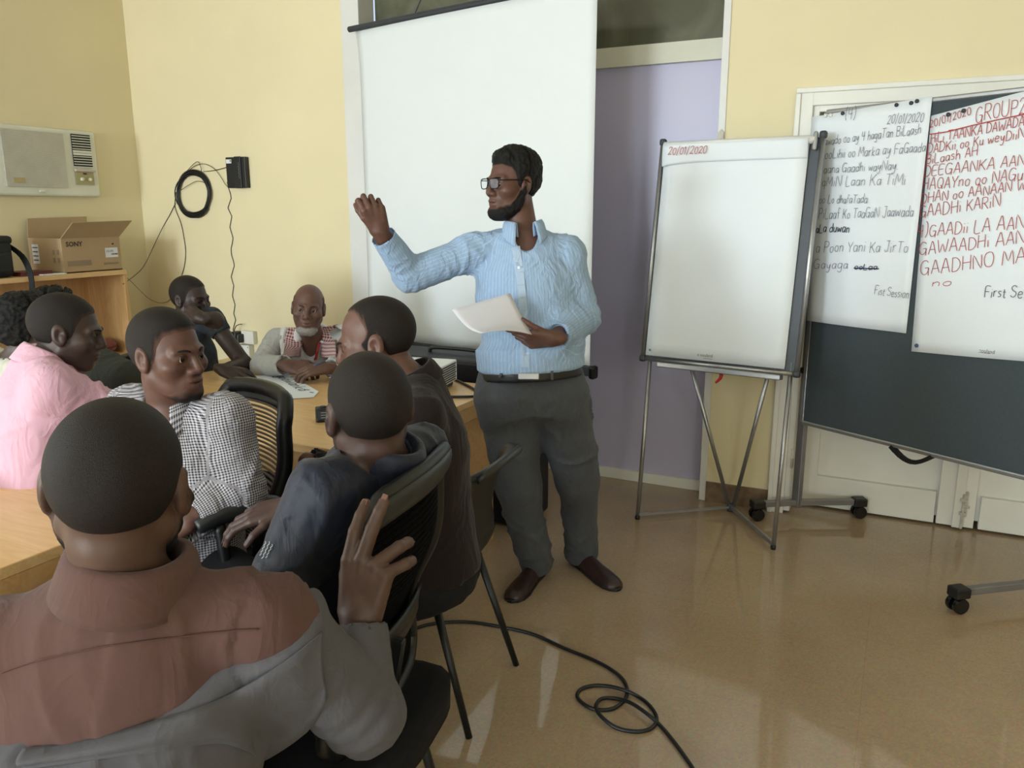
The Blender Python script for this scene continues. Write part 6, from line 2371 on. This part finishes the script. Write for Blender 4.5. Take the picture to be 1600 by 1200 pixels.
def mesh_chair(loc, yaw, label, group, w=.46, z0=.50, z1=1.0, arms=False, ribs=34, legs4=True, fill=.74, sb=.22, rib_m=None, fr_r=.016, ax=.30, az=.725):
    """origin on the floor under the seat; the sitter looks along +y before turning by yaw"""
    root = empty('office_chair', (0, 0, 0), label, 'chair', group)
    n = 18

    def bp(x, t):
        y, z = back_curve(t, z0, z1)
        s_ = abs(x) / (w / 2)
        return np.array((x * (1 - .12 * t * s_ + .06 * math.sin(t * 3)), y + .035 * s_ ** 2, z - .02 * s_ ** 3 * t))
    fr = MB()
    lp = [bp(-w / 2, t) for t in np.linspace(.06, .93, n)] + [bp(x, 1.0 - .0 * abs(x)) for x in np.linspace(-w / 2 * .86, w / 2 * .86, 10)] + [bp(w / 2, t) for t in np.linspace(.93, .06, n)] + [bp(x, 0.0) for x in np.linspace(w / 2 * .86, -w / 2 * .86, 10)]
    m = len(lp)
    lp = spline(lp, 2, closed=True)
    fr.tube(lp, fr_r, 8, closed=True)
    fr.build('back_frame', M_chair, root, True)
    tr_ = MB().grid(lambda u, v: bp((u - .5) * w * .94, .90 + .10 * v) + np.array((0, -.012 - .006 * math.sin(v * 3.14), 0)), 14, 4)
    tr_.build('top_rail', M_rail, root, True, solid=.012)
    rb_ = MB()
    for i in range(ribs):
        t0, t1 = .03 + .90 * i / ribs, .03 + .90 * (i + fill) / ribs
        rb_.grid(lambda u, v: bp((u - .5) * w * .97, t0 + (t1 - t0) * v), 12, 1)
    rb_.build('mesh_back', rib_m or M_mesh, root, True, solid=.002, kind='stuff')
    MB().grid(lambda u, v: bp((u - .5) * w * .9, .24 + .12 * v) + np.array((0, -.02, 0)), 10, 3).build('lumbar_support', M_chair, root, True, solid=.012)
    st = MB()

    def seat(u, v):
        a = (u - .5) * .48
        return np.array((a * (1 - .1 * v), -sb + (.24 + sb) * v + .13 * (abs(u - .5) * 2) ** 4 * (1 - v) ** 2 - .04 * (abs(u - .5) * 2) ** 4 * v ** 2, .455 + .012 * math.sin(math.pi * u) - .03 * v ** 4 - .03 * (abs(u - .5) * 2) ** 5))
    st.grid(seat, 12, 12).build('seat', M_chairf, root, True, solid=.06)
    MB().bar((0, -.18, .43), (0, back_curve(.3, z0, z1)[0] - .012, back_curve(.3, z0, z1)[1]), .07, .02, up=(1, 0, 0)).build('back_bracket', M_chair, root, bevel=.004)
    if legs4:
        for sx in (-1, 1):
            MB().tube([(sx * .17, .17, .43), (sx * .20, .22, .0)], [.013, .011], 10).build('leg', M_chair, root, True)
            MB().tube([(sx * .17, -.18, .43), (sx * .21, -.27, .0)], [.013, .011], 10).build('leg', M_chair, root, True)
        MB().tube([(-.17, .17, .425), (.17, .17, .425)], .011, 8).tube([(-.17, -.18, .425), (.17, -.18, .425)], .011, 8).build('under_frame', M_chair, root, True)
    else:
        MB().lathe([(.03, .0), (.03, .16), (.024, .16), (.024, .33)], (0, 0, .09), n=14).build('gas_column', M_chair, root, True)
        for k in range(5):
            a = 2 * math.pi * k / 5 + .3
            d = np.array((math.cos(a), math.sin(a), 0))
            MB().bar(np.array((0, 0, .10)), d * .29 + Z * .075, .05, .03).build('base_arm', M_chair, root, bevel=.006)
            MB().lathe([(.012, -.02), (.028, -.018), (.028, .018), (.012, .02)], d * .29 + Z * .028, np.cross(d, Z), 14).build('caster', M_blackg, root)
    if arms:
        for sx in (-1, 1):
            ap = spline([(sx * ax, -.14, az), (sx * (ax + .005), -.07, az + .015), (sx * (ax + .005), .02, az + .015), (sx * ax, .09, az - .004)], 5)
            pad = MB()
            rr = [.014 + .013 * math.sin(math.pi * (i + 1) / (len(ap) + 1)) ** .5 for i in range(len(ap))]
            pad.tube(ap, rr, 10)
            pad.build('arm_pad', M_rail, root, True)
            MB().tube(spline([(sx * ax, .03, az - .01), (sx * (ax + .01), .02, .58), (sx * (ax - .04), .0, .45), (sx * .2, .0, .425)], 6), .016, 8).build('arm_support', M_chair, root, True)
    root.location = loc
    root.rotation_euler = (0, 0, yaw)
    return root


def yaw_of(d):
    return math.atan2(d[1], d[0]) - math.pi / 2


mesh_chair((-1.135, 1.245, 0), yaw_of((-.984, -.177)), 'black mesh chair with grey top rail under the man in the navy jacket', 'office chairs', w=.43, z0=.50, z1=1.05, sb=.32, fill=.85)
mesh_chair((-1.865, 1.56, .0), yaw_of((-.30, -.95)), 'black mesh armchair behind the man in the checked shirt', 'office chairs', w=.42, z0=.50, z1=1.01, arms=True, legs4=False, fill=.5, rib_m=mat('grey_brown_mesh', (96, 86, 74), .8), fr_r=.024, ax=.345, az=.765)
mesh_chair(tuple(at(172, 1385, 1.06) * (1, 1, 0)), yaw_of(F - R * .1), 'black mesh chair under the foreground man in the brown shirt', 'office chairs', z0=.45, z1=.80)
mesh_chair(tuple(at(44, 815, 2.36) * (1, 1, 0)), yaw_of(F * .6 + R * .8), 'black mesh chair under the man in the pink shirt', 'office chairs', z0=.45, z1=.80)
mesh_chair(tuple(at(12, 735, 2.98) * (1, 1, 0)), yaw_of(F * .8 + R * .5), 'black mesh chair under the man with bushy hair', 'office chairs', z0=.45, z1=.80)
mesh_chair(tuple(at(100, 680, 3.68) * (1, 1, 0)), yaw_of(R), 'black mesh chair under the man in the dark olive shirt', 'office chairs', z0=.45, z1=.84)
mesh_chair(tuple(at(292, 655, 4.12) * (1, 1, 0)), yaw_of(R * .9 - F * .2), 'black mesh chair under the man with his chin on his fist', 'office chairs', z0=.45, z1=.80)
mesh_chair(tuple(at(484, 665, 4.42) * (1, 1, 0)), yaw_of(-F), 'black mesh chair under the old man with the scarf', 'office chairs', z0=.45, z1=.80)


# visitor chair with a solid moulded back under the man in dark brown
def shell_chair(loc, yaw, label):
    root = empty('visitor_chair', (0, 0, 0), label, 'chair')
    prof = [(.22, .43), (.18, .455), (.05, .45), (-.10, .445), (-.17, .465), (-.205, .52), (-.20, .60), (-.215, .68), (-.245, .76), (-.285, .815), (-.315, .83)]
    pr = spline([(0, a, b) for a, b in prof], 4)
    m = len(pr) - 1

    def fn(u, v):
        i = min(int(v * m), m - 1)
        k = v * m - i
        q = pr[i] * (1 - k) + pr[i + 1] * k
        x = (u - .5) * 2
        w_ = .23 - .03 * max(0, (v - .8) / .2) ** 2 * 2 + .01 * math.sin(v * 6)
        e = abs(x) ** 3
        up_ = .02 * e if v < .45 else 0
        return np.array((x * w_, q[1] + (.045 * e if v >= .45 else 0.045 * e * v), q[2] + up_ - (.035 * e * max(0, (v - .85) / .15))))
    MB().grid(fn, 16, 34).build('shell', M_chair, root, True, solid=.014)
    MB().tube([fn(u, .985) + np.array((0, -.004, .0)) for u in np.linspace(.02, .98, 14)], .012, 8).build('rim', M_rail, root, True)
    for sx in (-1, 1):
        MB().tube([(sx * .17, .16, .43), (sx * .20, .22, .0)], [.013, .0105], 10).build('leg', M_chair, root, True)
        MB().tube([(sx * .17, -.13, .43), (sx * .21, -.26, .0)], [.013, .0105], 10).build('leg', M_chair, root, True)
        MB().tube([(sx * .17, -.13, .425), (sx * .17, .16, .425)], .011, 8).build('side_bar', M_chair, root, True)
    root.location = loc
    root.rotation_euler = (0, 0, yaw)
    return root


shell_chair((-1.33, 2.04, 0), yaw_of((-.97, -.10)), 'black moulded chair with rounded back under the man in dark brown')
